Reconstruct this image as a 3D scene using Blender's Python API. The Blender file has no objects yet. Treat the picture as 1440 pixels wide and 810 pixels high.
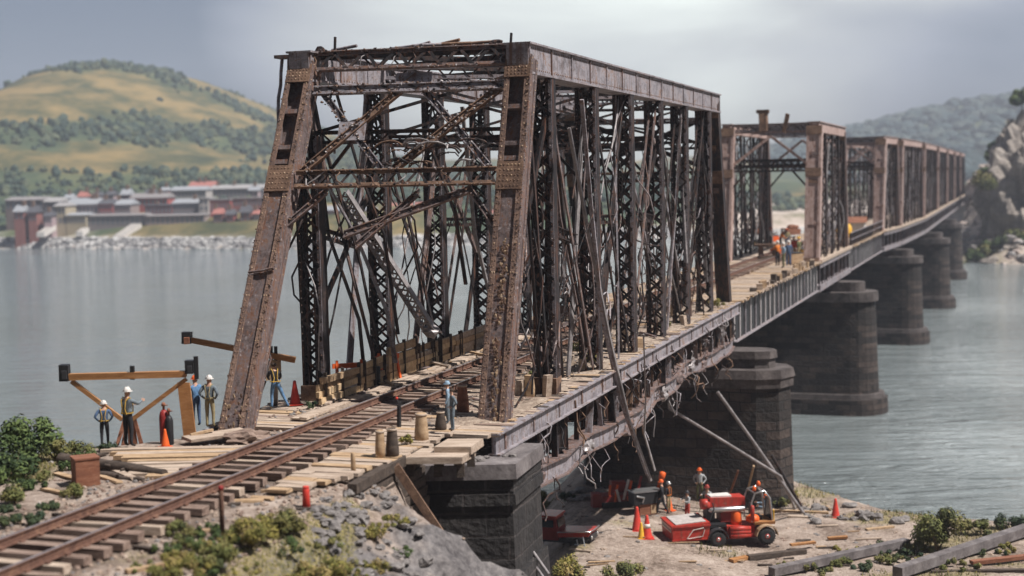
import bpy, bmesh, math, random
from mathutils import Vector, Matrix, noise
V = Vector
R = random.Random(11)
PI = math.pi
scene = bpy.context.scene
COL = scene.collection

# ------------------------------------------------------------------ mesh collector
class MB:
    def __init__(s, m=None):
        s.v = []; s.f = []; s.mi = []; s.sm = []; s.mats = []; s.ci = 0
        if m is not None: s.use(m)
    def use(s, m):
        if m not in s.mats: s.mats.append(m)
        s.ci = s.mats.index(m); return s
    def add(s, vs, fs, smooth=False):
        b = len(s.v)
        s.v.extend(tuple(x) for x in vs)
        for f in fs:
            s.f.append(tuple(b + i for i in f)); s.mi.append(s.ci); s.sm.append(smooth)
    def obox(s, c, ax, ay, az, jit=0.0):
        c = V(c); vs = []
        for k in (-1, 1):
            for j in (-1, 1):
                for i in (-1, 1):
                    p = c + ax * i + ay * j + az * k
                    if jit: p = p + V((R.uniform(-jit, jit), R.uniform(-jit, jit), R.uniform(-jit, jit)))
                    vs.append(p)
        s.add(vs, [(0, 2, 3, 1), (4, 5, 7, 6), (0, 1, 5, 4), (2, 6, 7, 3), (0, 4, 6, 2), (1, 3, 7, 5)])
    def box(s, x0, x1, y0, y1, z0, z1, jit=0.0):
        s.obox(((x0 + x1) / 2, (y0 + y1) / 2, (z0 + z1) / 2), V(((x1 - x0) / 2, 0, 0)), V((0, (y1 - y0) / 2, 0)), V((0, 0, (z1 - z0) / 2)), jit)
    def beam(s, p, q, w, h, up=(0, 0, 1), jit=0.0):
        p = V(p); q = V(q); d = q - p
        if d.length < 1e-6: return
        u = V(up); dn = d.normalized()
        sx = dn.cross(u)
        if sx.length < 1e-4: sx = dn.cross(V((1, 0, 0)))
        sx.normalize(); uu = sx.cross(dn)
        s.obox((p + q) / 2, sx * (w / 2), d / 2, uu * (h / 2), jit)
    def tube(s, pts, r, n=6, smooth=True, flat=1.0):
        pts = [V(p) for p in pts]; m = len(pts); rings = []
        rr = r if isinstance(r, (list, tuple)) else [r] * m
        ref = None
        for i in range(m):
            d = (pts[min(i + 1, m - 1)] - pts[max(i - 1, 0)])
            if d.length < 1e-7: d = V((0, 0, 1))
            d.normalize()
            if ref is None:
                ref = d.orthogonal().normalized()
            a = (ref - d * ref.dot(d))
            a = a.normalized() if a.length > 1e-5 else d.orthogonal().normalized()
            ref = a; b = d.cross(a)
            rings.append([pts[i] + (a * math.cos(2 * PI * k / n) + b * (math.sin(2 * PI * k / n) * flat)) * rr[i] for k in range(n)])
        vs = [p for rg in rings for p in rg]
        fs = []
        for i in range(m - 1):
            for k in range(n):
                k2 = (k + 1) % n
                fs.append((i * n + k, i * n + k2, (i + 1) * n + k2, (i + 1) * n + k))
        s.add(vs, fs, smooth)
        s.add(rings[0], [tuple(range(n - 1, -1, -1))]); s.add(rings[-1], [tuple(range(n))])
    def lathe(s, prof, n=12, c=(0, 0, 0), M=None, smooth=True):
        c = V(c); vs = []
        for (r, z) in prof:
            for k in range(n):
                p = V((r * math.cos(2 * PI * k / n), r * math.sin(2 * PI * k / n), z))
                if M is not None: p = M @ p
                vs.append(c + p)
        fs = []
        for i in range(len(prof) - 1):
            for k in range(n):
                k2 = (k + 1) % n
                fs.append((i * n + k, i * n + k2, (i + 1) * n + k2, (i + 1) * n + k))
        fs.append(tuple(range(n - 1, -1, -1)))
        fs.append(tuple((len(prof) - 1) * n + k for k in range(n)))
        s.add(vs, fs[:-2], smooth); 
        b = len(s.v) - len(vs)
        for f in fs[-2:]:
            s.f.append(tuple(b + i for i in f)); s.mi.append(s.ci); s.sm.append(False)
    def prism(s, poly, z0, z1, poly2=None):
        n = len(poly); p2 = poly2 or poly
        vs = [V((x, y, z0)) for x, y in poly] + [V((x, y, z1)) for x, y in p2]
        fs = [(k, (k + 1) % n, n + (k + 1) % n, n + k) for k in range(n)]
        fs += [tuple(range(n - 1, -1, -1)), tuple(range(n, 2 * n))]
        s.add(vs, fs)
    def dome(s, p, nrm, r):
        p = V(p); nrm = V(nrm).normalized(); a = nrm.orthogonal().normalized(); b = nrm.cross(a)
        vs = [p + (a * math.cos(PI * k / 3) + b * math.sin(PI * k / 3)) * r for k in range(6)]
        vs += [p + nrm * (r * .55) + (a * math.cos(PI * k / 3) + b * math.sin(PI * k / 3)) * (r * .62) for k in range(6)]
        fs = [(k, (k + 1) % 6, 6 + (k + 1) % 6, 6 + k) for k in range(6)] + [(6, 7, 8, 9, 10, 11)]
        s.add(vs, fs, True)
    def rock(s, c, r, sc=(1, 1, 1), sub=2, amp=.35, seed=None, smooth=False, fr=1.3):
        bm = bmesh.new(); bmesh.ops.create_icosphere(bm, subdivisions=sub, radius=1.0)
        off = V((R.uniform(-50, 50), R.uniform(-50, 50), R.uniform(-50, 50)))
        c = V(c); vs = []
        for v in bm.verts:
            p = v.co.normalized(); k = 1 + amp * noise.noise(p * fr + off) + amp * .5 * noise.noise(p * fr * 2.7 + off)
            vs.append(c + V((p.x * k * sc[0], p.y * k * sc[1], p.z * k * sc[2])) * r)
        fs = [tuple(v.index for v in f.verts) for f in bm.faces]
        bm.free(); s.add(vs, fs, smooth)
    def card(s, p, a, b):
        s.add([p - a - b, p + a - b, p + a + b, p - a + b], [(0, 1, 2, 3)])
    def build(s, name, parent=None, normals=True, loc=None):
        me = bpy.data.meshes.new(name); me.from_pydata(s.v, [], s.f)
        for m in s.mats: me.materials.append(m)
        me.polygons.foreach_set('material_index', s.mi)
        me.polygons.foreach_set('use_smooth', s.sm)
        if normals:
            bm = bmesh.new(); bm.from_mesh(me); bmesh.ops.recalc_face_normals(bm, faces=bm.faces[:]); bm.to_mesh(me); bm.free()
        me.update()
        o = bpy.data.objects.new(name, me); COL.objects.link(o)
        if parent is not None: o.parent = parent
        if loc is not None: o.location = loc
        return o

def thing(name, label, cat, loc=(0, 0, 0), rz=0.0, group=None, rot=None):
    o = bpy.data.objects.new(name, None); COL.objects.link(o)
    o.location = loc; o.rotation_euler = rot or (0, 0, rz); o.empty_display_size = .3
    o['label'] = label; o['category'] = cat
    if group: o['group'] = group
    return o
def tag(o, label, cat, group=None, kind=None):
    o['label'] = label; o['category'] = cat
    if group: o['group'] = group
    if kind: o['kind'] = kind
    return o
def struct(o, kind='structure'):
    o['kind'] = kind; return o
def dup(root, loc, rz=None, label=None, scale=None, rot=None):
    def cp(o, par):
        c = o.copy(); COL.objects.link(c)
        if par is not None: c.parent = par
        for ch in o.children: cp(ch, c)
        return c
    r = cp(root, None); r.location = loc
    if rot is not None: r.rotation_euler = rot
    elif rz is not None: r.rotation_euler = (0, 0, rz)
    if scale is not None: r.scale = (scale,) * 3 if not isinstance(scale, tuple) else scale
    if label: r['label'] = label
    return r

# ------------------------------------------------------------------ materials
def rmat(name, stops, scale=3.0, rough=.8, bump=.3, bscale=None, metal=0.0, stretch=(1, 1, 1), detail=8, fine=.35, coord='Object', dist=.4, bdist=.02, spec=.3, streak=None, pale=None):
    m = bpy.data.materials.new(name); m.use_nodes = True
    nt = m.node_tree; N = nt.nodes; L = nt.links; b = N['Principled BSDF']
    tc = N.new('ShaderNodeTexCoord'); mp = N.new('ShaderNodeMapping'); mp.inputs['Scale'].default_value = stretch
    L.new(tc.outputs[coord], mp.inputs['Vector'])
    n1 = N.new('ShaderNodeTexNoise'); n1.inputs['Scale'].default_value = scale; n1.inputs['Detail'].default_value = detail; n1.inputs['Roughness'].default_value = .65; n1.inputs['Distortion'].default_value = dist
    n2 = N.new('ShaderNodeTexNoise'); n2.inputs['Scale'].default_value = scale * 7; n2.inputs['Detail'].default_value = 4; n2.inputs['Roughness'].default_value = .7
    L.new(mp.outputs[0], n1.inputs['Vector']); L.new(mp.outputs[0], n2.inputs['Vector'])
    mx = N.new('ShaderNodeMix'); mx.data_type = 'FLOAT'; mx.inputs[0].default_value = fine
    L.new(n1.outputs['Fac'], mx.inputs[2]); L.new(n2.outputs['Fac'], mx.inputs[3])
    cr = N.new('ShaderNodeValToRGB'); e = cr.color_ramp.elements
    while len(e) < len(stops): e.new(.5)
    for i, (p, c) in enumerate(stops):
        e[i].position = p; e[i].color = (c[0], c[1], c[2], 1)
    L.new(mx.outputs[0], cr.inputs[0]); col = cr.outputs[0]
    for sc_, ss, lo, hi, cc in ((((7, 7, .55)), 1.0, .51, .63, streak), ((2, 2, 2), 2.3, .58, .64, pale)):
        if cc is None: continue
        mq = N.new('ShaderNodeMapping'); mq.inputs['Scale'].default_value = sc_; mq.inputs['Location'].default_value = (3.1, 7.7, 1.3); L.new(tc.outputs[coord], mq.inputs['Vector'])
        nq = N.new('ShaderNodeTexNoise'); nq.inputs['Scale'].default_value = ss; nq.inputs['Detail'].default_value = 7; nq.inputs['Roughness'].default_value = .75; L.new(mq.outputs[0], nq.inputs['Vector'])
        mrq = N.new('ShaderNodeMapRange'); mrq.inputs[1].default_value = lo; mrq.inputs[2].default_value = hi; L.new(nq.outputs['Fac'], mrq.inputs[0])
        mz = N.new('ShaderNodeMix'); mz.data_type = 'RGBA'; L.new(mrq.outputs[0], mz.inputs[0]); L.new(col, mz.inputs[6]); mz.inputs[7].default_value = (*cc, 1); col = mz.outputs[2]
    L.new(col, b.inputs['Base Color'])
    b.inputs['Roughness'].default_value = rough; b.inputs['Metallic'].default_value = metal
    b.inputs['Specular IOR Level'].default_value = spec
    if bump:
        n3 = N.new('ShaderNodeTexNoise'); n3.inputs['Scale'].default_value = bscale or scale * 6; n3.inputs['Detail'].default_value = 6
        L.new(mp.outputs[0], n3.inputs['Vector'])
        bp = N.new('ShaderNodeBump'); bp.inputs['Strength'].default_value = bump; bp.inputs['Distance'].default_value = bdist
        L.new(n3.outputs['Fac'], bp.inputs['Height']); L.new(bp.outputs[0], b.inputs['Normal'])
    return m
def pmat(name, c, rough=.6, metal=0.0, var=.25, scale=4, bump=.1):
    d = [max(0, x * (1 - var)) for x in c]; l = [min(1, x * (1 + var)) for x in c]
    return rmat(name, [(.35, d), (.5, c), (.68, l)], scale, rough, bump, metal=metal)

M = {}
M['steel_dark'] = rmat('black_steel', [(.34, (.008, .008, .01)), (.5, (.022, .02, .022)), (.6, (.055, .036, .03)), (.7, (.15, .138, .145))], 1.6, .62, .35, metal=.15, streak=(.11, .05, .032))
M['steel_brown'] = rmat('brown_steel', [(.3, (.035, .026, .026)), (.43, (.095, .07, .066)), (.53, (.17, .135, .133)), (.6, (.17, .088, .055)), (.72, (.36, .29, .27))], 1.5, .66, .7, metal=.1, fine=.45, streak=(.17, .078, .045), pale=(.31, .265, .26))
M['rust_edge'] = rmat('rusty_edge', [(.3, (.045, .03, .027)), (.45, (.12, .08, .068)), (.56, (.225, .14, .1)), (.7, (.43, .345, .31))], 2.6, .75, .7, fine=.5)
M['steel_grey'] = rmat('grey_steel', [(.3, (.06, .052, .056)), (.42, (.18, .165, .178)), (.54, (.33, .31, .335)), (.62, (.24, .15, .11)), (.72, (.46, .42, .41))], 1.1, .6, .5, streak=(.14, .085, .065), pale=(.12, .075, .055), metal=.15, stretch=(1, 1, 1.6))
M['rust'] = rmat('rusty_steel', [(.3, (.045, .03, .026)), (.45, (.12, .072, .05)), (.58, (.22, .135, .09)), (.72, (.36, .27, .2))], 3, .85, .6)
M['ochre'] = rmat('ochre_scale', [(.3, (.16, .09, .05)), (.5, (.4, .28, .18)), (.7, (.62, .5, .38))], 5, .8, .5)
M['steel_pale'] = rmat('bare_steel', [(.3, (.1, .09, .09)), (.48, (.24, .22, .22)), (.6, (.36, .33, .33)), (.72, (.3, .18, .11))], 2.2, .5, .3, metal=.3)
M['steel_light'] = rmat('pale_worn_steel', [(.3, (.2, .17, .16)), (.5, (.42, .39, .39)), (.7, (.55, .52, .51))], 2, .6, .3)
M['steel_pink'] = rmat('pinkish_rust_steel', [(.3, (.14, .09, .08)), (.46, (.36, .255, .225)), (.6, (.46, .35, .32)), (.72, (.25, .14, .1))], 1.6, .75, .4, streak=(.16, .075, .05), pale=(.4, .33, .31))
M['rail_side'] = rmat('rail_rust', [(.3, (.05, .026, .021)), (.5, (.135, .07, .05)), (.7, (.27, .155, .1))], 4, .8, .4)
M['rail_head'] = rmat('rail_head', [(.3, (.16, .12, .11)), (.5, (.3, .25, .24)), (.7, (.45, .4, .39))], 3, .38, .1, metal=.5)
M['tie'] = rmat('sleeper_wood', [(.3, (.07, .05, .043)), (.46, (.17, .115, .09)), (.58, (.29, .215, .175)), (.72, (.46, .38, .325))], 2.2, .9, .6, stretch=(.6, 5, 5))
M['wood_grey'] = rmat('weathered_wood', [(.3, (.13, .095, .072)), (.45, (.31, .235, .18)), (.58, (.46, .37, .295)), (.72, (.62, .54, .46))], 1.5, .9, .5, stretch=(.7, 6, 6))
M['wood_tan'] = rmat('tan_wood', [(.3, (.15, .09, .05)), (.46, (.33, .22, .13)), (.6, (.46, .33, .21)), (.75, (.58, .46, .33))], 1.6, .85, .4, stretch=(1, 4, 4))
M['wood_light'] = rmat('light_wood', [(.3, (.24, .15, .08)), (.46, (.5, .35, .2)), (.6, (.64, .48, .31)), (.75, (.72, .6, .44))], 1.6, .85, .4, stretch=(1, 4, 4))
M['wood_orange'] = rmat('varnished_wood', [(.3, (.17, .075, .028)), (.5, (.33, .155, .058)), (.7, (.46, .26, .12))], 1.5, .6, .2, stretch=(1, 6, 6))
M['wood_red'] = rmat('red_brown_wood', [(.3, (.09, .035, .022)), (.5, (.2, .08, .045)), (.7, (.32, .16, .1))], 1.6, .8, .3, stretch=(1, 5, 5))
M['wood_dark'] = rmat('dark_wood', [(.3, (.02, .016, .014)), (.5, (.06, .045, .036)), (.7, (.14, .105, .085))], 2, .9, .6, stretch=(1, 4, 4))
M['black'] = pmat('black_paint', (.018, .018, .02), .5)
M['dark_metal'] = pmat('dark_metal', (.05, .05, .055), .45, .4)
M['red'] = rmat('red_paint', [(.3, (.24, .018, .014)), (.5, (.4, .034, .024)), (.7, (.46, .06, .045))], 5, .42, .15, streak=(.2, .05, .035), pale=(.3, .12, .09))
M['red_dark'] = pmat('dark_red_paint', (.22, .022, .02), .5)
M['orange'] = pmat('orange_plastic', (.68, .11, .02), .5, 0, .12)
M['cone_red'] = pmat('cone_red', (.52, .045, .03), .5, 0, .25)
M['yellow'] = pmat('yellow_paint', (.66, .37, .04), .5, 0, .18)
M['white'] = pmat('white_paint', (.6, .57, .54), .55, 0, .25, 3)
M['riprap_grey'] = pmat('dusty_grey_paint', (.42, .38, .36), .6, 0, .35, 4)
M['silver'] = pmat('silver_metal', (.5, .5, .5), .3, .8, .15)
M['tyre'] = pmat('tyre_rubber', (.025, .025, .026), .85)
M['glass'] = pmat('dark_glass', (.03, .04, .05), .08, 0, .1)
M['skin'] = pmat('skin', (.5, .29, .2), .6, 0, .08)
M['hair'] = pmat('hair', (.05, .03, .02), .7)
for n, c in dict(denim=(.09, .15, .27), blue=(.12, .24, .42), paleblue=(.3, .42, .54), olive=(.14, .15, .07), khaki=(.38, .31, .17), greyblue=(.17, .205, .235), charcoal=(.03, .03, .035), white=(.7, .69, .66), hivis=(.5, .31, .06), orange=(.7, .2, .03), redc=(.5, .06, .04), boot=(.06, .04, .03), ybrown=(.36, .25, .07), silverc=(.42, .44, .45)).items():
    M['c_' + n] = pmat('cloth_' + n, [x * .78 for x in c], .9, 0, .45, 9, .5)
M['ballast'] = rmat('ballast', [(.3, (.12, .085, .065)), (.45, (.27, .2, .155)), (.58, (.38, .3, .24)), (.72, (.5, .42, .35))], 3, .95, .9, bscale=14, bdist=.05)
M['rubble'] = rmat('grey_rock', [(.3, (.055, .05, .049)), (.45, (.14, .127, .122)), (.58, (.24, .22, .21)), (.72, (.4, .37, .345))], 2.2, .9, .9, bscale=9, bdist=.05)
M['fill_dirt'] = rmat('deck_dirt', [(.3, (.08, .055, .042)), (.45, (.2, .15, .115)), (.56, (.33, .265, .21)), (.7, (.5, .43, .36))], 1.6, .95, .9, bscale=9, bdist=.06, fine=.5)
M['cliff'] = rmat('cliff_rock', [(.3, (.09, .08, .07)), (.45, (.2, .172, .15)), (.58, (.3, .265, .235)), (.72, (.4, .36, .32))], .3, .9, .9, bscale=.5, bdist=.8)
M['stonecap'] = rmat('cap_stone', [(.3, (.05, .045, .046)), (.46, (.12, .105, .105)), (.6, (.2, .18, .178)), (.75, (.32, .3, .285))], 1.1, .85, .5, bscale=6, bdist=.04)

def leafmat(name, c):
    m = rmat(name, [(.3, [x * .6 for x in c]), (.5, c), (.72, [min(1, x * 1.5) for x in c])], .9, .75, 0, spec=.2)
    return m
LEAF = {
 'green': [leafmat('leaf_green_a', (.055, .085, .028)), leafmat('leaf_green_b', (.09, .125, .04)), leafmat('leaf_green_c', (.03, .05, .02))],
 'yellow': [leafmat('leaf_yellow_a', (.22, .19, .05)), leafmat('leaf_yellow_b', (.13, .13, .036)), leafmat('leaf_yellow_c', (.27, .205, .08))],
 'olive': [leafmat('leaf_olive_a', (.115, .125, .04)), leafmat('leaf_olive_b', (.17, .155, .055)), leafmat('leaf_olive_c', (.06, .07, .027))],
 'dark': [leafmat('leaf_dark_a', (.03, .05, .028)), leafmat('leaf_dark_b', (.05, .07, .035)), leafmat('leaf_dark_c', (.075, .095, .04))],
}
M['stem'] = pmat('stem', (.12, .085, .05), .9)

def stonemat(name, bw=1.0, bh=.45, c1=(.13, .115, .11), c2=(.21, .185, .17), mor=(.045, .04, .04), uv=True, bumpd=.09):
    m = bpy.data.materials.new(name); m.use_nodes = True
    nt = m.node_tree; N = nt.nodes; L = nt.links; b = N['Principled BSDF']
    tc = N.new('ShaderNodeTexCoord')
    br = N.new('ShaderNodeTexBrick'); br.inputs['Scale'].default_value = 1
    br.inputs['Brick Width'].default_value = bw; br.inputs['Row Height'].default_value = bh; br.inputs['Mortar Size'].default_value = .035; br.inputs['Mortar Smooth'].default_value = .3; br.inputs['Bias'].default_value = -.1
    br.inputs['Color1'].default_value = (*c1, 1); br.inputs['Color2'].default_value = (*c2, 1); br.inputs['Mortar'].default_value = (*mor, 1)
    nz = N.new('ShaderNodeTexNoise'); nz.inputs['Scale'].default_value = .9; nz.inputs['Detail'].default_value = 8; nz.inputs['Roughness'].default_value = .7
    wob = N.new('ShaderNodeTexNoise'); wob.inputs['Scale'].default_value = 1.7; wob.inputs['Detail'].default_value = 3
    L.new(tc.outputs['UV'], wob.inputs['Vector'])
    vm = N.new('ShaderNodeVectorMath'); vm.operation = 'SCALE'; vm.inputs['Scale'].default_value = .14; L.new(wob.outputs['Color'], vm.inputs[0])
    va = N.new('ShaderNodeVectorMath'); va.operation = 'ADD'; L.new(tc.outputs['UV'], va.inputs[0]); L.new(vm.outputs[0], va.inputs[1])
    L.new(va.outputs[0], br.inputs['Vector']); L.new(tc.outputs['UV'], nz.inputs['Vector'])
    cr = N.new('ShaderNodeValToRGB'); cr.color_ramp.elements[0].position = .32; cr.color_ramp.elements[0].color = (.35, .33, .33, 1); cr.color_ramp.elements[1].position = .7; cr.color_ramp.elements[1].color = (1.5, 1.4, 1.32, 1)
    L.new(nz.outputs['Fac'], cr.inputs[0])
    mu = N.new('ShaderNodeMix'); mu.data_type = 'RGBA'; mu.blend_type = 'MULTIPLY'; mu.inputs[0].default_value = 1
    L.new(br.outputs['Color'], mu.inputs[6]); L.new(cr.outputs[0], mu.inputs[7]); L.new(mu.outputs[2], b.inputs['Base Color'])
    b.inputs['Roughness'].default_value = .88
    ad = N.new('ShaderNodeMath'); ad.operation = 'MULTIPLY_ADD'; ad.inputs[1].default_value = -1.2
    n3 = N.new('ShaderNodeTexNoise'); n3.inputs['Scale'].default_value = 5; n3.inputs['Detail'].default_value = 6; L.new(tc.outputs['UV'], n3.inputs['Vector'])
    L.new(br.outputs['Fac'], ad.inputs[0]); L.new(n3.outputs['Fac'], ad.inputs[2])
    bp = N.new('ShaderNodeBump'); bp.inputs['Strength'].default_value = .9; bp.inputs['Distance'].default_value = bumpd
    L.new(ad.outputs[0], bp.inputs['Height']); L.new(bp.outputs[0], b.inputs['Normal'])
    return m
M['piercap'] = rmat('pier_cap_stone', [(.3, (.022, .019, .019)), (.46, (.06, .05, .048)), (.6, (.11, .094, .09)), (.75, (.2, .18, .17))], 1.1, .85, .6, bscale=6, bdist=.04)
M['pierstone'] = stonemat('pier_stone', 1.15, .5, (.012, .01, .0095), (.066, .05, .043), mor=(.008, .007, .007))
M['abutstone'] = stonemat('abutment_stone', 1.2, .62, (.012, .011, .012), (.026, .024, .024))

def auto_uv(o):
    me = o.data; uv = me.uv_layers.new(name='UVMap')
    for p in me.polygons:
        n = p.normal
        for li in p.loop_indices:
            c = me.vertices[me.loops[li].vertex_index].co
            if abs(n.z) > .7: uv.data[li].uv = (c.x, c.y)
            else:
                t = V((-n.y, n.x, 0)).normalized()
                uv.data[li].uv = (c.dot(t) + n.x * 3.1, c.z)
    return o

# ------------------------------------------------------------------ camera (50 mm lens, slight downward pitch and roll)
CH = 6.8
pitch = math.atan(155 / 2000.0); roll = math.radians(1.2)
fwd = V((0, math.cos(pitch), -math.sin(pitch))); up0 = V((0, math.sin(pitch), math.cos(pitch))); r0 = V((1, 0, 0))
right = r0 * math.cos(roll) - up0 * math.sin(roll); upv = r0 * math.sin(roll) + up0 * math.cos(roll)
cd = bpy.data.cameras.new('camera'); cam = bpy.data.objects.new('camera', cd); COL.objects.link(cam); scene.camera = cam
cam.matrix_world = Matrix(((right.x, upv.x, -fwd.x, 0), (right.y, upv.y, -fwd.y, 0), (right.z, upv.z, -fwd.z, CH), (0, 0, 0, 1)))
cd.lens = 50; cd.sensor_width = 36; cd.clip_end = 9000; cd.clip_start = .5
cd.dof.use_dof = True; cd.dof.focus_distance = 47; cd.dof.aperture_fstop = .38
def ray(x, y): return fwd + right * ((x - 720) / 2000.0) + upv * ((405 - y) / 2000.0)
def at(x, y, h=0.0):            # where the photo's pixel meets the level h
    d = ray(x, y); return V((0, 0, CH)) + d * ((h - CH) / d.z)
def atY(x, y, Y):
    d = ray(x, y); return V((0, 0, CH)) + d * (Y / d.y)

# ------------------------------------------------------------------ light
SUN_EL, SUN_AZ = math.radians(57), None
sun_h = V((.93, -.36, 0)).normalized()
sun_dir = (sun_h * math.cos(SUN_EL) + V((0, 0, math.sin(SUN_EL)))).normalized()
sd = bpy.data.lights.new('sun', 'SUN'); sd.energy = 5.0; sd.angle = math.radians(.6); sd.color = (1, .955, .91)
so = bpy.data.objects.new('sun', sd); COL.objects.link(so); so.rotation_euler = (-sun_dir).to_track_quat('-Z', 'Y').to_euler(); so.location = (40, -40, 60)
w = bpy.data.worlds.new('World'); scene.world = w; w.use_nodes = True
N = w.node_tree.nodes; L = w.node_tree.links; N.clear()
out = N.new('ShaderNodeOutputWorld'); mixs = N.new('ShaderNodeMixShader')
b1 = N.new('ShaderNodeBackground'); b2 = N.new('ShaderNodeBackground')
sky = N.new('ShaderNodeTexSky'); sky.sky_type = 'NISHITA'; sky.sun_disc = False; sky.sun_elevation = SUN_EL
sky.sun_rotation = math.atan2(sun_dir.x, sun_dir.y); sky.air_density = 1; sky.dust_density = 2
L.new(sky.outputs[0], b1.inputs[0]); b1.inputs[1].default_value = .1
tc = N.new('ShaderNodeTexCoord'); nrm = N.new('ShaderNodeVectorMath'); nrm.operation = 'NORMALIZE'; L.new(tc.outputs['Generated'], nrm.inputs[0])
mp = N.new('ShaderNodeMapping'); mp.inputs['Scale'].default_value = (1, 1, 3.2); L.new(nrm.outputs[0], mp.inputs[0])
cl = N.new('ShaderNodeTexNoise'); cl.inputs['Scale'].default_value = 2.6; cl.inputs['Detail'].default_value = 5; cl.inputs['Roughness'].default_value = .5; cl.inputs['Distortion'].default_value = .3
L.new(mp.outputs[0], cl.inputs['Vector'])
gap = V((.03, 1, .17)).normalized()
dt = N.new('ShaderNodeVectorMath'); dt.operation = 'DOT_PRODUCT'; dt.inputs[1].default_value = gap; L.new(nrm.outputs[0], dt.inputs[0])
mr = N.new('ShaderNodeMapRange'); mr.interpolation_type = 'SMOOTHSTEP'; mr.inputs[1].default_value = .95; mr.inputs[2].default_value = .998; L.new(dt.outputs['Value'], mr.inputs[0])
ad = N.new('ShaderNodeMath'); ad.operation = 'MULTIPLY_ADD'; ad.inputs[1].default_value = .85; L.new(cl.outputs['Fac'], ad.inputs[0])
m2 = N.new('ShaderNodeMath'); m2.operation = 'MULTIPLY_ADD'; m2.inputs[1].default_value = .5; m2.inputs[2].default_value = -.17; L.new(mr.outputs[0], m2.inputs[0]); d3 = N.new('ShaderNodeVectorMath'); d3.operation = 'DOT_PRODUCT'; d3.inputs[1].default_value = V((.31, 1, .355)).normalized(); L.new(nrm.outputs[0], d3.inputs[0])
r3 = N.new('ShaderNodeMapRange'); r3.interpolation_type = 'SMOOTHSTEP'; r3.inputs[1].default_value = .972; r3.inputs[2].default_value = .992; r3.inputs[4].default_value = .95; L.new(d3.outputs['Value'], r3.inputs[0])
a3 = N.new('ShaderNodeMath'); a3.operation = 'ADD'; L.new(m2.outputs[0], a3.inputs[0]); L.new(r3.outputs[0], a3.inputs[1]); L.new(a3.outputs[0], ad.inputs[2])
cr = N.new('ShaderNodeValToRGB'); e = cr.color_ramp.elements
e[0].position = .2; e[0].color = (.1, .125, .18, 1); e[1].position = 1.0; e[1].color = (1.7, 1.75, 1.7, 1)
x = e.new(.36); x.color = (.24, .26, .315, 1); x = e.new(.78); x.color = (.82, .87, .81, 1); x = e.new(.58); x.color = (.45, .465, .47, 1)
dl = N.new('ShaderNodeVectorMath'); dl.operation = 'DOT_PRODUCT'; dl.inputs[1].default_value = V((-.46, .88, .1)).normalized(); L.new(nrm.outputs[0], dl.inputs[0])
ml = N.new('ShaderNodeMapRange'); ml.interpolation_type = 'SMOOTHSTEP'; ml.inputs[1].default_value = .9; ml.inputs[2].default_value = 1.0; ml.inputs[3].default_value = 0; ml.inputs[4].default_value = .42; L.new(dl.outputs['Value'], ml.inputs[0])
sb_ = N.new('ShaderNodeMath'); sb_.operation = 'SUBTRACT'; L.new(ad.outputs[0], sb_.inputs[0]); L.new(ml.outputs[0], sb_.inputs[1]); L.new(sb_.outputs[0], cr.inputs[0])
# added dimming of sky behind the viewer cuts front fill; brighter over the river
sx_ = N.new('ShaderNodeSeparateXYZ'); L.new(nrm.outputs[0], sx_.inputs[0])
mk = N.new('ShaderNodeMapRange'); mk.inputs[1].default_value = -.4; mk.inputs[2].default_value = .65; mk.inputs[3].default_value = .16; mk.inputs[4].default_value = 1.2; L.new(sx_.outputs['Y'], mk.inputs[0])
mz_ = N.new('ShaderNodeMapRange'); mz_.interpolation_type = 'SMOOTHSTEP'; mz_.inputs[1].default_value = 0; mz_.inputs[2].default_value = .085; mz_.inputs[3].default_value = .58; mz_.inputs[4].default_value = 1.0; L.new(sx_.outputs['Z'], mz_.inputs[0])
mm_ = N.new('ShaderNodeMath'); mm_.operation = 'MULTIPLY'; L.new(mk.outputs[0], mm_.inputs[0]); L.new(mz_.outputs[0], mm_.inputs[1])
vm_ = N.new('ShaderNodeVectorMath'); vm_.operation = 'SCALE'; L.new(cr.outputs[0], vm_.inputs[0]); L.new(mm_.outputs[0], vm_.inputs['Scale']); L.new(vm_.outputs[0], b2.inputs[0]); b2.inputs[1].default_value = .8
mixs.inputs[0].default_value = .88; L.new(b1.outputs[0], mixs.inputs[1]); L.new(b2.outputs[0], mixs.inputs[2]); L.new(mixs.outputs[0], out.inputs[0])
scene.view_settings.view_transform = 'Standard'; scene.view_settings.look = 'None'; scene.view_settings.exposure = 0.52; scene.view_settings.gamma = 1
cy = scene.cycles; cy.use_denoising = True; cy.max_bounces = 6; cy.diffuse_bounces = 3; cy.glossy_bounces = 3; cy.volume_bounces = 1; cy.transparent_max_bounces = 6
try: cy.denoiser = 'OPENIMAGEDENOISE'
except Exception: pass
# ------------------------------------------------------------------ bridge axis (right truss line) as a polyline over the piers
AX = [V((-.6, 39.6, 0)), V((11.3, 75.3, 0)), V((22.7, 107.3, 0)), V((29.9, 127.6, 0)), V((41.06, 158.9, 0)), V((46.7, 171.85, 0)), V((57.8, 200.5, 0)), V((70.85, 237.5, 0)), V((83, 272, 0)), V((95, 306, 0)), V((107, 340, 0)), V((119, 374, 0))]
D0 = (AX[1] - AX[0]).normalized(); P0 = V((D0.y, -D0.x, 0))
def BW(x, l, z=0): return AX[0] + P0 * x + D0 * l + V((0, 0, z))      # bridge frame of the first span to world
RZ0 = -math.atan2(D0.x, D0.y)
WATER = -13.5
def seg_d(px, py, a, b):
    dx, dy = b[0] - a[0], b[1] - a[1]; L2 = dx * dx + dy * dy
    t = max(0, min(1, ((px - a[0]) * dx + (py - a[1]) * dy) / L2)) if L2 else 0
    return math.hypot(px - a[0] - t * dx, py - a[1] - t * dy)
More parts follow.
